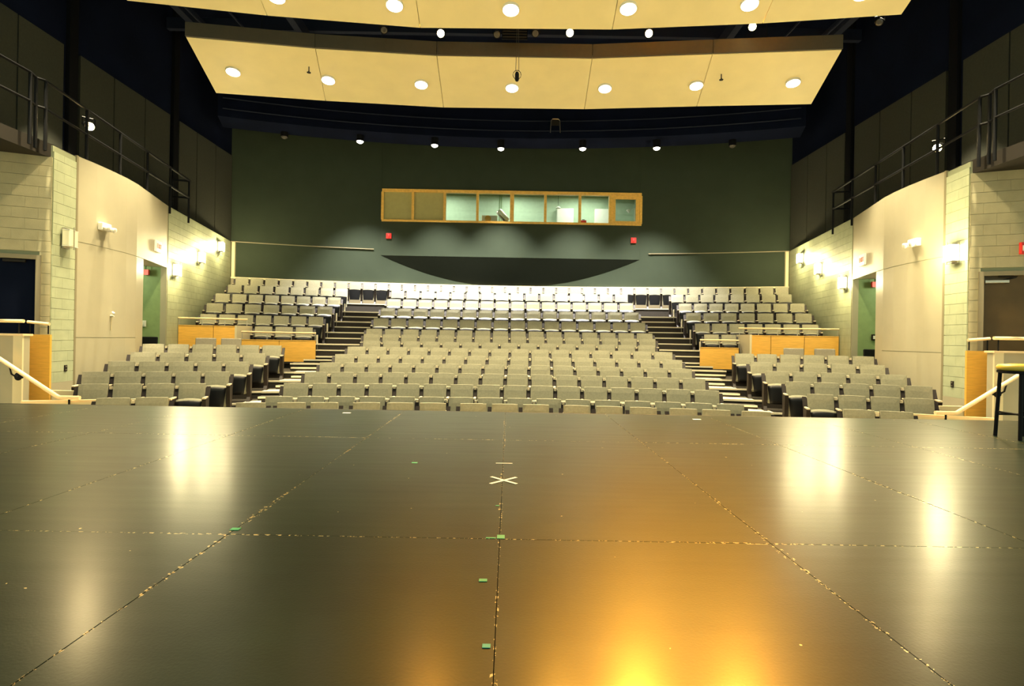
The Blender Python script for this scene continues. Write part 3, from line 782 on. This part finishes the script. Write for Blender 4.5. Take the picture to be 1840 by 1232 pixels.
# gallery railings
for s, nm in ((-1, 'left'), (1, 'right')):
    m3 = lambda x, y, zz: Vector((s * x, y, zz))
    t = thing('gallery_railing', m3(8.6, 10.2, TOPZ), f'black pipe railing along the {nm} gallery', 'railing', 'gallery railings')
    zb, zm, zt = TOPZ, TOPZ + 0.55, TOPZ + 1.06
    A, B = m3(8.62, 10.25, 0), m3(9.74, 16.85, 0)
    up = Vector((0, 0, 1))
    for q in (zm, zt):
        MB().tube([A + up * q, B + up * q, m3(10.2, 16.75, q)], 0.024, 8).build('rail', 'black', t)
        MB().tube([m3(8.69, 10.14, q), A + up * q], 0.024, 8).build('rail', 'black', t)
        MB().tube([m3(8.60, 5.6, q), m3(8.61, 9.93, q), m3(8.69, 10.14, q)], 0.024, 8).build('rail', 'black', t)
    posts = [A.lerp(B, k) for k in (0.005, 0.2, 0.4, 0.6, 0.8, 0.995)] + [m3(10.2, 16.75, 0), m3(8.69, 10.14, 0), m3(8.61, 9.93, 0), m3(8.60, 8.6, 0), m3(8.60, 7.2, 0)]
    for p in posts: MB().tube([p + up * (zb - 0.22), p + up * zt], 0.03, 8).build('post', 'black', t)

# ------------------------------------------------------------------ ceiling clouds with downlights
def cloud(front, back, name, label, lights, glabel):
    c0 = front[2]
    t = thing(name, (c0.x, c0.y, c0.z), label, 'ceiling panel', 'suspended ceiling clouds')
    faces = []
    for i in range(5):
        a, b, c, d = front[i], front[i+1], back[i+1], back[i]
        e = (b - a).normalized() * 0.006
        a, d = a + e, d + e; b, c = b - e, c - e
        up = Vector((0, 0, 0.10))
        MB().add([a, b, c, d, a + up, b + up, c + up, d + up], [(0,1,2,3),(7,6,5,4),(0,4,5,1),(1,5,6,2),(2,6,7,3),(3,7,4,0)]).build('soffit_panel', 'cloud', t)
        h = Vector((0, 0, 0.33)); bk = Vector((0, 0.05, 0)); dn = Vector((0, 0, 0.012))
        ff = [a + dn - bk, b + dn - bk, b + h - bk, a + h - bk, a + dn, b + dn, b + h, a + h]
        MB().add(ff, [(0,1,2,3),(7,6,5,4),(0,4,5,1),(1,5,6,2),(2,6,7,3),(3,7,4,0)]).build('fascia_board', 'fascia', t)
        n_ = (b - a).cross(d - a).normalized(); faces.append((a, n_ if n_.z < 0 else -n_))
        m = (front[i] + front[i+1]) / 2 + Vector((0, 0.5, 0.1))
        MB().tube([m, Vector((m.x, m.y, CEIL))], 0.008, 6).build('hanger_rod', 'black', t)
    xs_ = [(f.x / f.y) for f in front]
    for k, (px, py) in enumerate(lights):
        d = ray(px, py); i = 0
        for j in range(5):
            if xs_[j] <= d[0]: i = j
        p = at_plane(px, py, *faces[min(i, 4)]); n_ = faces[min(i, 4)][1]
        L_ = thing('ceiling_downlight', p, glabel(k), 'light', 'downlights in the ceiling clouds')
        MB().lathe(p - n_ * 0.04, [(0.165, 0.0), (0.175, 0.04), (0.17, 0.085), (0.15, 0.09)], 24, axis=n_).build('trim_ring', 'white', L_)
        MB().lathe(p + n_ * 0.035, [(0.155, 0.0), (0.155, 0.02), (0.12, 0.03)], 24, axis=n_).build('lens', 'lens', L_)
        q = p + n_ * 0.12
        lamp('SPOT', 'downlight_beam', q, P_CLOUD, C_WARM, L_, q + Vector((0, -0.1, -1)), size=0.15, cone=94, blend=0.5)
zf, zbk = z(6.75), z(6.36)
F2 = [at_z(x, y, zf) for x, y in ((334,67),(567,88),(785,101),(1064,106),(1280,98),(1513,90))]
B2 = [at_z(x, y, zbk) for x, y in ((388,167),(585,181),(797,193),(1050,196),(1252,191),(1458,187))]
cloud(F2, B2, 'ceiling_cloud', 'cream faceted ceiling cloud with seven downlights and dark front fascia',
      [(419,127),(590,142),(757,150),(920,156),(1087,157),(1251,152),(1425,147)], lambda k: f'round downlight, {ORD[k+1]} from left in the cloud nearer the rear wall')
B1 = [at_z(x, y, z(6.5)) for x, y in ((228,1),(480,28),(755,50),(1100,53),(1370,42),(1620,26))]
F1 = [Vector((p.x * 0.95, p.y - 2.1, z(6.9))) for p in B1]
cloud(F1, B1, 'ceiling_cloud', 'cream ceiling cloud nearest the stage, cut by the top of the view',
      [(300,-28),(497,-8),(709,7),(918,15),(1129,13),(1347,5),(1550,-14)], lambda k: f'round downlight, {ORD[k+1]} from left in the cloud nearest the stage')

# ------------------------------------------------------------------ stage spotlights in the gap between the clouds and on the gallery rails
def spotlight(p, target, label, lit=True, power=0, color=C_ORANGE, scale=0.8, hang=0.45, group='stage spotlights', cone=60):
    p = Vector(p); d = (Vector(target) - p).normalized()
    t = thing('stage_spotlight', p, label, 'spotlight', group)
    k = scale
    MB().lathe(p, [(0.05*k, -0.30*k), (0.10*k, -0.28*k), (0.11*k, -0.05*k), (0.125*k, 0.0), (0.105*k, 0.001)], 18, axis=d).build('housing', 'black', t)
    MB().lathe(p, [(0.10*k, 0.0), (0.10*k, 0.006), (0.06*k, 0.018)], 18, axis=d).build('lens', 'lens_front' if lit else 'lens_off', t)
    side = d.cross(Vector((0, 0, 1))).normalized() * 0.14 * k; c = p - d * 0.12 * k
    MB().tube([c - side, c - side + Vector((0, 0, 0.2*k)), c + side + Vector((0, 0, 0.2*k)), c + side], 0.010, 6).build('yoke', 'black', t)
    MB().tube([c + Vector((0, 0, 0.2*k)), c + Vector((0, 0, hang))], 0.018, 6).build('clamp', 'black', t)
    if lit: lamp('SPOT', 'spotlight_beam', p + d * 0.05, power, color, t, target, size=0.11 * k, cone=cone, blend=0.8)
YG = 12.75
pos = {px: at_y(px, py, YG) for px, py in ((792,60),(1024,59),(1166,60),(1352,48),(690,54),(893,62),(962,60),(1580,40))}
spotlight(pos[792], (-1.0, 2.0, 0), 'lit amber spotlight between the clouds, leftmost of the four', power=P_FRONT * 0.15)
spotlight(pos[1024], (0.3, 2.0, 0), 'lit amber spotlight between the clouds beside the hanging microphone', power=P_FRONT * 0.22)
spotlight(pos[1166], (1.0, 1.5, 0), 'brightest amber spotlight between the clouds with starry glare', power=P_FRONT)
spotlight(pos[1352], (1.6, 1.8, 0), 'lit amber spotlight between the clouds, rightmost of the four', power=P_FRONT * 0.8)
for px, w in ((690, 'left of the amber row'), (893, 'beside the dark louvred panel'), (962, 'by the microphone cable'), (1580, 'at the far right')):
    spotlight(pos[px], (0, 2, 0), f'small unlit spotlight between the clouds {w}', lit=False, scale=0.7)
pipe_y = YG + 0.12
MB().tube([(-8.2, pipe_y - 0.5, z(7.42)), (-3, pipe_y, z(7.42)), (3, pipe_y, z(7.42)), (8.2, pipe_y - 0.5, z(7.42))], 0.03, 8).build('lighting_pipe', 'black', label='black lighting pipe above the gap between the clouds', cat='pipe', org=(0, pipe_y, z(7.42)))
t = thing('louvre_panel', at_y(925, 60, YG + 0.3), 'dark louvred panel between the clouds above the microphone', 'panel')
c = at_y(925, 58, YG + 0.3)
MB().cbox(c, (0.60, 0.05, 0.34)).build('backing', 'black', t)
for j in range(5): MB().cbox(c + Vector((0, -0.04, -0.13 + j * 0.065)), (0.56, 0.03, 0.025), rx=0.5).build('slat', 'brownblack', t)
spotlight((-8.92, 11.75, z(4.32)), (1.5, 3.0, 0), 'lit spotlight hung on the left gallery rail', power=P_GALLERY, color=(1, .75, .35), hang=0.28)
spotlight((8.98, 11.75, z(4.18)), (-1.5, 3.0, 0), 'lit spotlight hung on the right gallery rail', power=P_GALLERY, color=(1, .75, .35), hang=0.42)

# wall washers high over the side walls (above the view)
for s, nm in ((-1, 'left'), (1, 'right')):
    for k, y in enumerate((12.75, 9.3)):
        p = Vector((s * 8.42, y, z(8.7)))
        t = thing('wall_washer', p, f'black can light over the {nm} side wall, {"farther from" if k == 0 else "nearer"} the stage', 'light', 'wall washers')
        MB().lathe(p, [(0.12, 0.0), (0.12, 0.32), (0.09, 0.34)], 16).build('housing', 'black', t)
        MB().lathe(p, [(0.10, -0.012), (0.11, 0.002)], 16).build('lens', 'lens', t)
        MB().tube([p + Vector((0, 0, .34)), Vector((p.x, p.y, CEIL))], 0.02, 6).build('stem', 'black', t)
        lamp('SPOT', 'washer_beam', p - Vector((0, 0, 0.05)), P_WASH, (1.0, 0.87, 0.56), t, p + Vector((s * 0.21, 0, -1)), size=0.06, cone=36, blend=0.5)
# hanging microphone
mp = at_y(929, 136, 12.3); t = thing('hanging_microphone', mp, 'small black microphone in a cradle hanging before the cloud', 'microphone')
MB().lathe(mp - Vector((0, 0, 0.12)), [(0.03, 0), (0.045, 0.03), (0.045, 0.16), (0.03, 0.20)], 12).build('body', 'black', t)
MB().tube([mp + Vector((0.09 * math.cos(k * PI / 6), 0, 0.02 + 0.10 * math.sin(k * PI / 6))) for k in range(12)], 0.007, 5, closed=True).build('cradle', 'brownblack', t)
for dx in (-0.03, 0.04): MB().tube([mp + Vector((dx, 0, 0.1)), mp + Vector((dx * 0.4, 0.42, 1.45)), Vector((mp.x, pipe_y - 0.02, z(7.42)))], 0.006, 5).build('cable', 'cable', t)
for px, py, w in ((555, 130, 'left'), (1296, 143, 'right')):
    p = at_z(px, py, z(6.48)); t = thing('sprinkler', p, f'tiny sprinkler head under the {w} half of the cloud', 'sprinkler', 'sprinklers')
    MB().lathe(p, [(0.02, 0), (0.012, 0.05), (0.012, 0.14)], 8).build('stem', 'brownblack', t)
    MB().lathe(p, [(0.05, -0.01), (0.05, 0.0)], 10).build('deflector', 'brownblack', t)

# ------------------------------------------------------------------ rear catwalk with pendants
rc = 20.45 - CY
t = thing('catwalk', (0, 20.5, z(7.35)), 'dark curved catwalk under the ceiling before the rear wall', 'catwalk')
for r_, z0_, z1_, nm_ in ((rc, z(7.36), z(8.6), 'fascia'), ):
    mb = MB(); sector(mb, r_, r_ + 0.06, -0.325, 0.325, z0_, z1_, n=40); mb.build(nm_, 'navy', t)
mb = MB(); sector(mb, rc + 0.06, rc + 1.1, -0.325, 0.325, z(7.36), z(7.44), n=40); mb.build('deck', 'navy', t)
for q in (7.62, 7.98):
    MB().tube([arc_pt(rc - 0.05, -0.32 + 0.64 * i / 24, z(q)) for i in range(25)], 0.022, 6).build('pipe', 'steelblue' if 'steelblue' in M else 'navy', t)
ch = thing('catwalk_chair', at_y(998, 236, 20.35), 'metal chair frame standing on the dark catwalk', 'chair')
c = at_y(998, 226, 20.3)
MB().tube([c + Vector(v) for v in ((-0.18,0,-0.25),(-0.16,0,0.19),(-0.11,0,0.25),(0.11,0,0.25),(0.16,0,0.19),(0.18,0,-0.25))], 0.016, 6).build('back_frame', 'steel', ch)
MB().cbox(c + Vector((0, 0.02, 0.12)), (0.28, 0.02, 0.2)).build('backrest', 'brownblack', ch)
for k, (px, py, on) in enumerate(((511,246,0),(647,254,1),(781,261,1),(900,267,1),(1047,267,1),(1180,266,1),(1316,262,0))):
    p = at_y(px, py, 20.75 - abs(px - 914) * 0.0012)
    t = thing('pendant_downlight', p, f'{"lit" if on else "unlit"} black cylinder downlight, {ORD[k+1]} from left below the catwalk', 'light', 'cylinder downlights below the catwalk')
    MB().lathe(p, [(0.13, 0.0), (0.13, 0.36), (0.10, 0.38)], 18).build('housing', 'black', t)
    MB().tube([p + Vector((0, 0, 0.38)), Vector((p.x, p.y, z(7.5)))], 0.02, 6).build('stem', 'black', t)
    MB().lathe(p - Vector((0, 0, 0.012)), [(0.05, -0.055), (0.10, -0.03), (0.12, 0.011)], 18).build('lens', 'lens' if on else 'lens_off', t)
    if on:
        q = p - Vector((0, 0, 0.08))
        lamp('SPOT', 'pendant_flood', q, P_PENDANT, C_WHITE, t, q + Vector((0, 0.08, -1)), size=0.10, cone=76, blend=0.8)
        lamp('SPOT', 'pendant_beam', q, P_PENDANT, C_WHITE, t, q + Vector((0, -0.07, -1)), size=0.10, cone=36, blend=0.8)

# ------------------------------------------------------------------ wall sconces
def seg_frame(A, B, t, s):
    """point at fraction t of plan segment A-B plus the unit vector into the room"""
    ux, uy = B[0] - A[0], B[1] - A[1]; L = math.hypot(ux, uy); f = 1 if s < 0 else -1
    n = Vector((-uy / L * f, ux / L * f, 0)); u = Vector((ux / L, uy / L, 0))
    return Vector((A[0] + ux * t, A[1] + uy * t, 0)), n, u
def wall_hit(px, py, A, B, s):
    p, n, u = seg_frame(A, B, 0, s)
    return at_plane(px, py, p, n), n, u
def sconce(px, py, A, B, s, label, on=True):
    p, n, u = wall_hit(px, py, A, B, s); p = p + n * 0.03
    t = thing('wall_sconce', p, label, 'light', 'wall sconces')
    a = math.atan2(u.y, u.x)
    MB().cbox(p + n * 0.02, (0.16, 0.04, 0.40), rz=a).build('back_plate', 'steel', t)
    MB().cbox(p + n * 0.10, (0.27, 0.13, 0.30), rz=a).build('glass_box', 'sconce' if on else 'sconce_off', t, bevel=0.012)
    MB().cbox(p + n * 0.172, (0.018, 0.012, 0.44), rz=a).build('center_bar', 'steel', t)
    for dz in (-0.155, 0.155): MB().cbox(p + n * 0.10 + Vector((0, 0, dz)), (0.275, 0.135, 0.012), rz=a).build('end_cap', 'white', t)
    if on: lamp('POINT', 'sconce_lamp', p + n * 0.26, P_SCONCE, C_SCONCE, t, size=0.12)
for s, nm, pts in ((-1, 'left', [(310,485),(355,462),(391,443)]), (1, 'right', [(1522,508),(1477,483),(1444,464)])):
    A, B = (s * P0[0], P0[1]), (s * P1[0], P1[1])
    for k, (px, py) in enumerate(pts):
        sconce(px, py, A, B, s, f'glowing box sconce on the {nm} block wall, {ORD[k+1]} from the vestibule doorway')
sconce(113, 428, (-P3[0], P3[1]), (-P4[0], P4[1]), -1, 'unlit pale box sconce on the left block pier', on=False)
sconce(1722, 455, (P3[0], P3[1]), (P4[0], P4[1]), 1, 'glowing box sconce on the right block pier by the door')

# ------------------------------------------------------------------ small wall fittings
def curve_hit(px, py, s):
    best = None
    for A, B in zip(CURVE, CURVE[1:]):
        A2, B2_ = (A[0] * s, A[1]), (B[0] * s, B[1])
        p, n, u = wall_hit(px, py, A2, B2_, s)
        if min(A[1], B[1]) - 0.02 <= p.y <= max(A[1], B[1]) + 0.02: best = (p, n, u)
    return best
def text_mesh(body, size, name):
    cu = bpy.data.curves.new(name, 'FONT'); cu.body = body; cu.size = size; cu.align_x = 'CENTER'; cu.align_y = 'CENTER'; cu.extrude = 0.003
    o = bpy.data.objects.new(name, cu); dg = bpy.context.evaluated_depsgraph_get()
    COL.objects.link(o); dg.update(); me = bpy.data.meshes.new_from_object(o.evaluated_get(bpy.context.evaluated_depsgraph_get()))
    bpy.data.objects.remove(o); return me
EXIT_ME = text_mesh('EXIT', 0.17, 'exit_lettering'); EXIT_ME.materials.clear(); EXIT_ME.materials.append(M['redglow'])
for s, nm, ex, em, ins in ((-1, 'left', (282,443), (184,408), (262,489)), (1, 'right', (1552,467), (1647,436), (1572,511))):
    p, n, u = curve_hit(*ex, s); a = math.atan2(u.y, u.x)
    t = thing('exit_sign', p + n * 0.03, f'white exit sign with red letters over the {nm} vestibule doorway', 'sign', 'exit signs')
    MB().cbox(p + n * 0.03, (0.46, 0.05, 0.30), rz=a).build('housing', 'white', t, bevel=0.01)
    o = bpy.data.objects.new('lettering', EXIT_ME); COL.objects.link(o); o.parent = t; o.location = n * 0.03
    right = Vector((0, 0, 1)).cross(n)
    o.matrix_local = Matrix.Translation(n * 0.029) @ Matrix((( *right, 0), (0, 0, 1, 0), (*n, 0), (0, 0, 0, 1))).transposed()
    p, n, u = curve_hit(*em, s); a = math.atan2(u.y, u.x)
    t = thing('emergency_light', p, f'white twin-head emergency light on the {nm} tan wall', 'light', 'emergency lights')
    MB().cbox(p + n * 0.05, (0.30, 0.10, 0.16), rz=a).build('housing', 'white', t, bevel=0.012)
    for k in (-1, 1):
        MB().lathe(p + n * 0.10 + u * 0.11 * k + Vector((0, 0, -0.02)), [(0.03, 0), (0.05, 0.05), (0.06, 0.10), (0.05, 0.11)], 12, axis=n + Vector((0, 0, -0.4))).build('lamp_head', 'white', t, smooth=True)
    V = (-9.5, 14.3) if s < 0 else (9.5, 14.3)
    p = at_plane(*ins, DW[s][0] + DW[s][1] * 0.12, DW[s][1])
    t = thing('vestibule_exit_sign', p, f'unlit red sign hanging inside the {nm} vestibule doorway', 'sign', 'vestibule signs')
    MB().cbox(p, (0.17, 0.06, 0.15)).build('face', 'red', t); MB().tube([p + Vector((0, 0, 0.07)), Vector((p.x, p.y, DOORZ + 0.01))], 0.01, 6).build('stem', 'black', t)
    p = at_plane(258 if s < 0 else 1570, 581 if s < 0 else 606, DW[s][0] + DW[s][1] * 0.02, DW[s][1])
    t = thing('switch_plate', p, f'small switch plate inside the {nm} vestibule', 'switch', 'wall plates')
    MB().cbox(p, (0.13, 0.02, 0.17)).build('plate', 'white' if s < 0 else 'brownblack', t); MB().cbox(p + Vector((0, -0.015, 0)), (0.05, 0.015, 0.09)).build('rocker', 'white', t)
    A_, B_ = (s * P3[0], P3[1]), (s * P4[0], P4[1])
    p, n, u = wall_hit(115 if s < 0 else 1714, 661 if s < 0 else 690, A_, B_, s); p = p + n * 0.025
    t = thing('wall_outlet', p, f'small dark outlet plate low on the {nm} block pier', 'outlet', 'wall plates')
    MB().cbox(p + n * 0.005, (0.08, 0.012, 0.12), rz=math.atan2(u.y, u.x)).build('plate', 'brownblack', t)
    for dz in (-0.03, 0.03): MB().cbox(p + n * 0.013 + Vector((0, 0, dz)), (0.03, 0.008, 0.025), rz=math.atan2(u.y, u.x)).build('socket', 'steel', t)
p, n, u = curve_hit(199, 567, -1)
t = thing('cable_hook', p, 'white wall hook with a thin cord on the left tan wall', 'hook')
MB().tube([p, p + n * 0.06, p + n * 0.07 + Vector((0, 0, 0.05)), p + n * 0.03 + Vector((0, 0, 0.08))], 0.022, 8).build('hook', 'white', t)
MB().tube([p + n * 0.02, p + n * 0.012 + Vector((0, 0, -0.32))], 0.008, 6).build('cord', 'trim', t)
for px, py, w in ((699, 424, 'left'), (1138, 432, 'right')):
    p = at_y(px, py, BY); t = thing('fire_alarm', p, f'small red alarm box below the {w} end of the booth window', 'alarm', 'red alarm boxes')
    MB().cbox(p + Vector((0, -0.03, 0)), (0.22, 0.06, 0.22)).build('housing', 'red', t, bevel=0.01)
    MB().lathe(p + Vector((0, -0.06, 0)), [(0.07, 0), (0.06, 0.02), (0.02, 0.03)], 14, axis=(0, -1, 0)).build('horn', 'redglow', t)
p = at_y(1838, 446, 10.1); t = thing('fire_alarm', p, 'red alarm box on the wall above the brown door', 'alarm')
MB().cbox(p, (0.10, 0.06, 0.22)).build('housing', 'red', t, bevel=0.01); MB().cbox(p + Vector((0, -0.035, 0)), (0.06, 0.012, 0.10)).build('lens', 'white', t)

# ------------------------------------------------------------------ loose chairs in the wheelchair bays
def loose_chair(p, rz, label, m='chairgrey', w=0.50):
    t = bpy.data.objects.new('loose_chair', None); COL.objects.link(t); t.location = p; t.rotation_euler = (0, 0, rz); t.empty_display_size = 0.1
    tag(t, label, 'chair', 'loose chairs beside the seat blocks'); ORG[t.name] = Vector((0, 0, 0))
    MB().cbox((0, 0.19, 0.66), (w, 0.06, 0.40), rx=-0.12).build('backrest', m, t, bevel=0.028, seg=3)
    MB().cbox((0, -0.03, 0.44), (w, 0.46, 0.07)).build('seat', m, t, bevel=0.025, seg=3)
    for sx_ in (-1, 1):
        MB().tube([(sx_ * (w/2 - .02), 0.24, 0.84), (sx_ * (w/2 - .02), 0.19, 0.44), (sx_ * (w/2 - .02), 0.27, 0)], 0.013, 6).build('leg', 'black', t)
        MB().tube([(sx_ * (w/2 - .02), -0.22, 0.42), (sx_ * (w/2 - .02), -0.25, 0)], 0.013, 6).build('leg', 'black', t)
for px, py, w in ((367,612,'left parapet, farther from the aisle'),(413,612,'left parapet, nearer the aisle'),(1429,630,'right parapet, nearer the aisle'),(1485,632,'right parapet, farther from the aisle')):
    q = at_y(px, py, 15.35 - abs(px - 914) * 0.0012)
    loose_chair((q.x, q.y, z(-0.984)), -math.atan2(q.x, q.y - CY), f'grey upholstered loose chair before the {w}')
for px, w in ((264, 'left'), (1571, 'right')):
    s = -1 if w == 'left' else 1
    q = at_plane(px, 620, DW[s][0] + DW[s][1] * 0.45, DW[s][1])
    loose_chair((q.x, q.y, z(-0.98)), 0.35 if w == 'left' else -0.35, f'black loose chair beside the {w} vestibule doorway', m='shell', w=0.42)

# ------------------------------------------------------------------ booth contents
dz0 = WZ0 + 0.07
p = at_y(878, 393, BY + 0.45); p.z = dz0
t = thing('slide_projector', p, 'white projector with round lens behind the booth glass', 'projector')
MB().box((p.x - 0.28, p.y - 0.16, dz0), (p.x + 0.36, p.y + 0.2, dz0 + 0.30)).build('housing', 'white', t, bevel=0.02)
MB().lathe((p.x - 0.02, p.y - 0.17, dz0 + 0.15), [(0.13, 0), (0.13, 0.06), (0.08, 0.07), (0.08, 0.03)], 18, axis=(0, -1, 0)).build('lens_ring', 'woodtrim', t)
p = at_y(907, 386, BY + 0.55); p.z = dz0
t = thing('tilted_spotlight', p, 'silver cylinder spotlight tilted on the booth desk', 'spotlight')
MB().lathe((p.x + 0.12, p.y, dz0 + 0.12), [(0.12, 0), (0.14, 0.05), (0.14, 0.55), (0.11, 0.58)], 16, axis=(-0.75, -0.15, 0.8)).build('barrel', 'steel', t)
MB().box((p.x - 0.02, p.y - 0.1, dz0), (p.x + 0.26, p.y + 0.12, dz0 + 0.10)).build('foot', 'brownblack', t)
for px0, px1, py, w in ((1001,1031,374,'middle of'),(1069,1094,375,'right part of')):
    a, b = at_y(px0, py, by1 - 0.3), at_y(px1, py, by1 - 0.3)
    t = thing('white_cabinet', ((a.x + b.x) / 2, a.y, WZ0 - 0.7), f'plain white cabinet seen in the {w} the booth window', 'cabinet', 'booth cabinets')
    MB().box((a.x, a.y, WZ0 - 0.7), (b.x, a.y + 0.28, a.z)).build('body', 'white', t, bevel=0.01)
    MB().box((a.x + 0.02, a.y - 0.02, WZ0 - 0.65), (b.x - 0.02, a.y, a.z - 0.03)).build('door', 'white', t)
p = at_y(1003, 374, BY + 1.3); t = thing('booth_pendant', p, 'small white pendant lamp inside the booth', 'lamp')
MB().lathe(p, [(0.11, 0), (0.10, 0.03), (0.02, 0.09)], 14).build('shade', 'white', t); MB().tube([p + Vector((0, 0, .09)), Vector((p.x, p.y, WZ1 + 0.5))], 0.008, 5).build('cord', 'black', t)
p = at_y(1048, 398, BY + 0.4); p.z = dz0; t = thing('red_case', p, 'small red case on the booth desk', 'case')
MB().box((p.x - 0.12, p.y - 0.1, dz0), (p.x + 0.12, p.y + 0.1, dz0 + 0.17)).build('body', 'red', t, bevel=0.015); MB().tube([p + Vector((-.05, 0, .17)), p + Vector((-.05, 0, .21)), p + Vector((.05, 0, .21)), p + Vector((.05, 0, .17))], 0.01, 6).build('handle', 'black', t)
p = at_y(1140, 396, BY + 0.45); p.z = dz0; t = thing('desk_lamp', p, 'jointed desk lamp behind the end booth pane', 'lamp')
h_ = at_y(1128, 380, BY + 0.45); e_ = at_y(1141, 374, BY + 0.45)
MB().lathe(p, [(0.10, 0), (0.10, 0.02), (0.03, 0.03)], 14).build('base', 'white', t)
MB().tube([p + Vector((0, 0, .02)), e_, h_ + Vector((0.06, 0, 0.02))], 0.013, 6).build('arm', 'white', t)
MB().lathe(h_, [(0.09, 0), (0.07, 0.06), (0.03, 0.11)], 14, axis=(0.6, 0, 0.6)).build('shade', 'white', t)

# ------------------------------------------------------------------ bar stool and marks on the stage
sx0, sy0 = 5.10, 5.52
t = thing('bar_stool', (sx0, sy0, 0), 'tall black bar stool with round yellow seat at the stage edge', 'stool')
MB().lathe((sx0, sy0, 0.665), [(0.17, 0.0), (0.195, 0.012), (0.20, 0.04), (0.185, 0.062), (0.10, 0.072)], 28).build('seat', 'stoolseat', t, smooth=True)
MB().lathe((sx0, sy0, 0.64), [(0.165, 0.0), (0.195, 0.006), (0.195, 0.03)], 28).build('seat_rim', 'black', t)
legs = []
for k in range(4):
    a = PI / 4 + k * PI / 2
    top = Vector((sx0 + 0.165 * math.cos(a), sy0 + 0.165 * math.sin(a), 0.65)); bot = Vector((sx0 + 0.195 * math.cos(a), sy0 + 0.195 * math.sin(a), 0.0))
    legs.append((top, bot)); MB().tube([top, bot], 0.017, 10).build('leg', 'black', t)
for k in range(4):
    f = 0.62 if k % 2 else 0.66
    a, b = legs[k], legs[(k + 1) % 4]
    MB().tube([a[0].lerp(a[1], f), b[0].lerp(b[1], f)], 0.010, 8).build('stretcher', 'black', t)

def tape(px, py, w, l, m, label, rz=0.0, grp='tape marks on the stage'):
    p = at_z(px, py, 0.001)
    MB().cbox((p.x, p.y, 0.0012), (w, l, 0.0016), rz=rz).build('tape_mark', m, label=label, cat='tape', group=grp, org=(p.x, p.y, 0))
tape(874, 1160, 0.024, 0.020, 'tape_teal', 'teal tape strip nearest the viewer beside the centre joint')
tape(868, 1042, 0.030, 0.022, 'tape_green', 'green tape strip on the stage between two others left of centre joint')
tape(882, 966, 0.045, 0.012, 'tape_green', 'thin green tape strip left of the joint crossing')
tape(900, 964, 0.035, 0.045, 'tape_green', 'crumpled green tape patch at the centre joint crossing')
tape(894, 908, 0.020, 0.012, 'tape_green', 'short green tape strip between the white cross and the joint crossing')
tape(423, 950, 0.04, 0.03, 'tape_green', 'green tape patch where the left joints cross')
tape(745, 831, 0.04, 0.03, 'tape_green', 'green tape scrap out to the left of the white cross')
tape(906, 832, 0.12, 0.012, 'tape_white', 'thin white tape dash beyond the white cross')
tape(623, 741.5, 0.09, 0.05, 'tape_white', 'white tape scrap at the stage edge, left')
tape(1252, 753, 0.09, 0.05, 'tape_white', 'white tape scrap at the stage edge, right')
p = at_z(905, 863, 0.0); t = thing('tape_cross', (p.x, p.y, 0), 'white tape cross on the centre joint of the stage', 'tape')
for k, rz in enumerate((0.80, -0.80)):
    MB().cbox((p.x, p.y, 0.0012 + 0.0012 * k), (0.235, 0.022, 0.0014), rz=rz).build('tape_strip', 'tape_white', t)
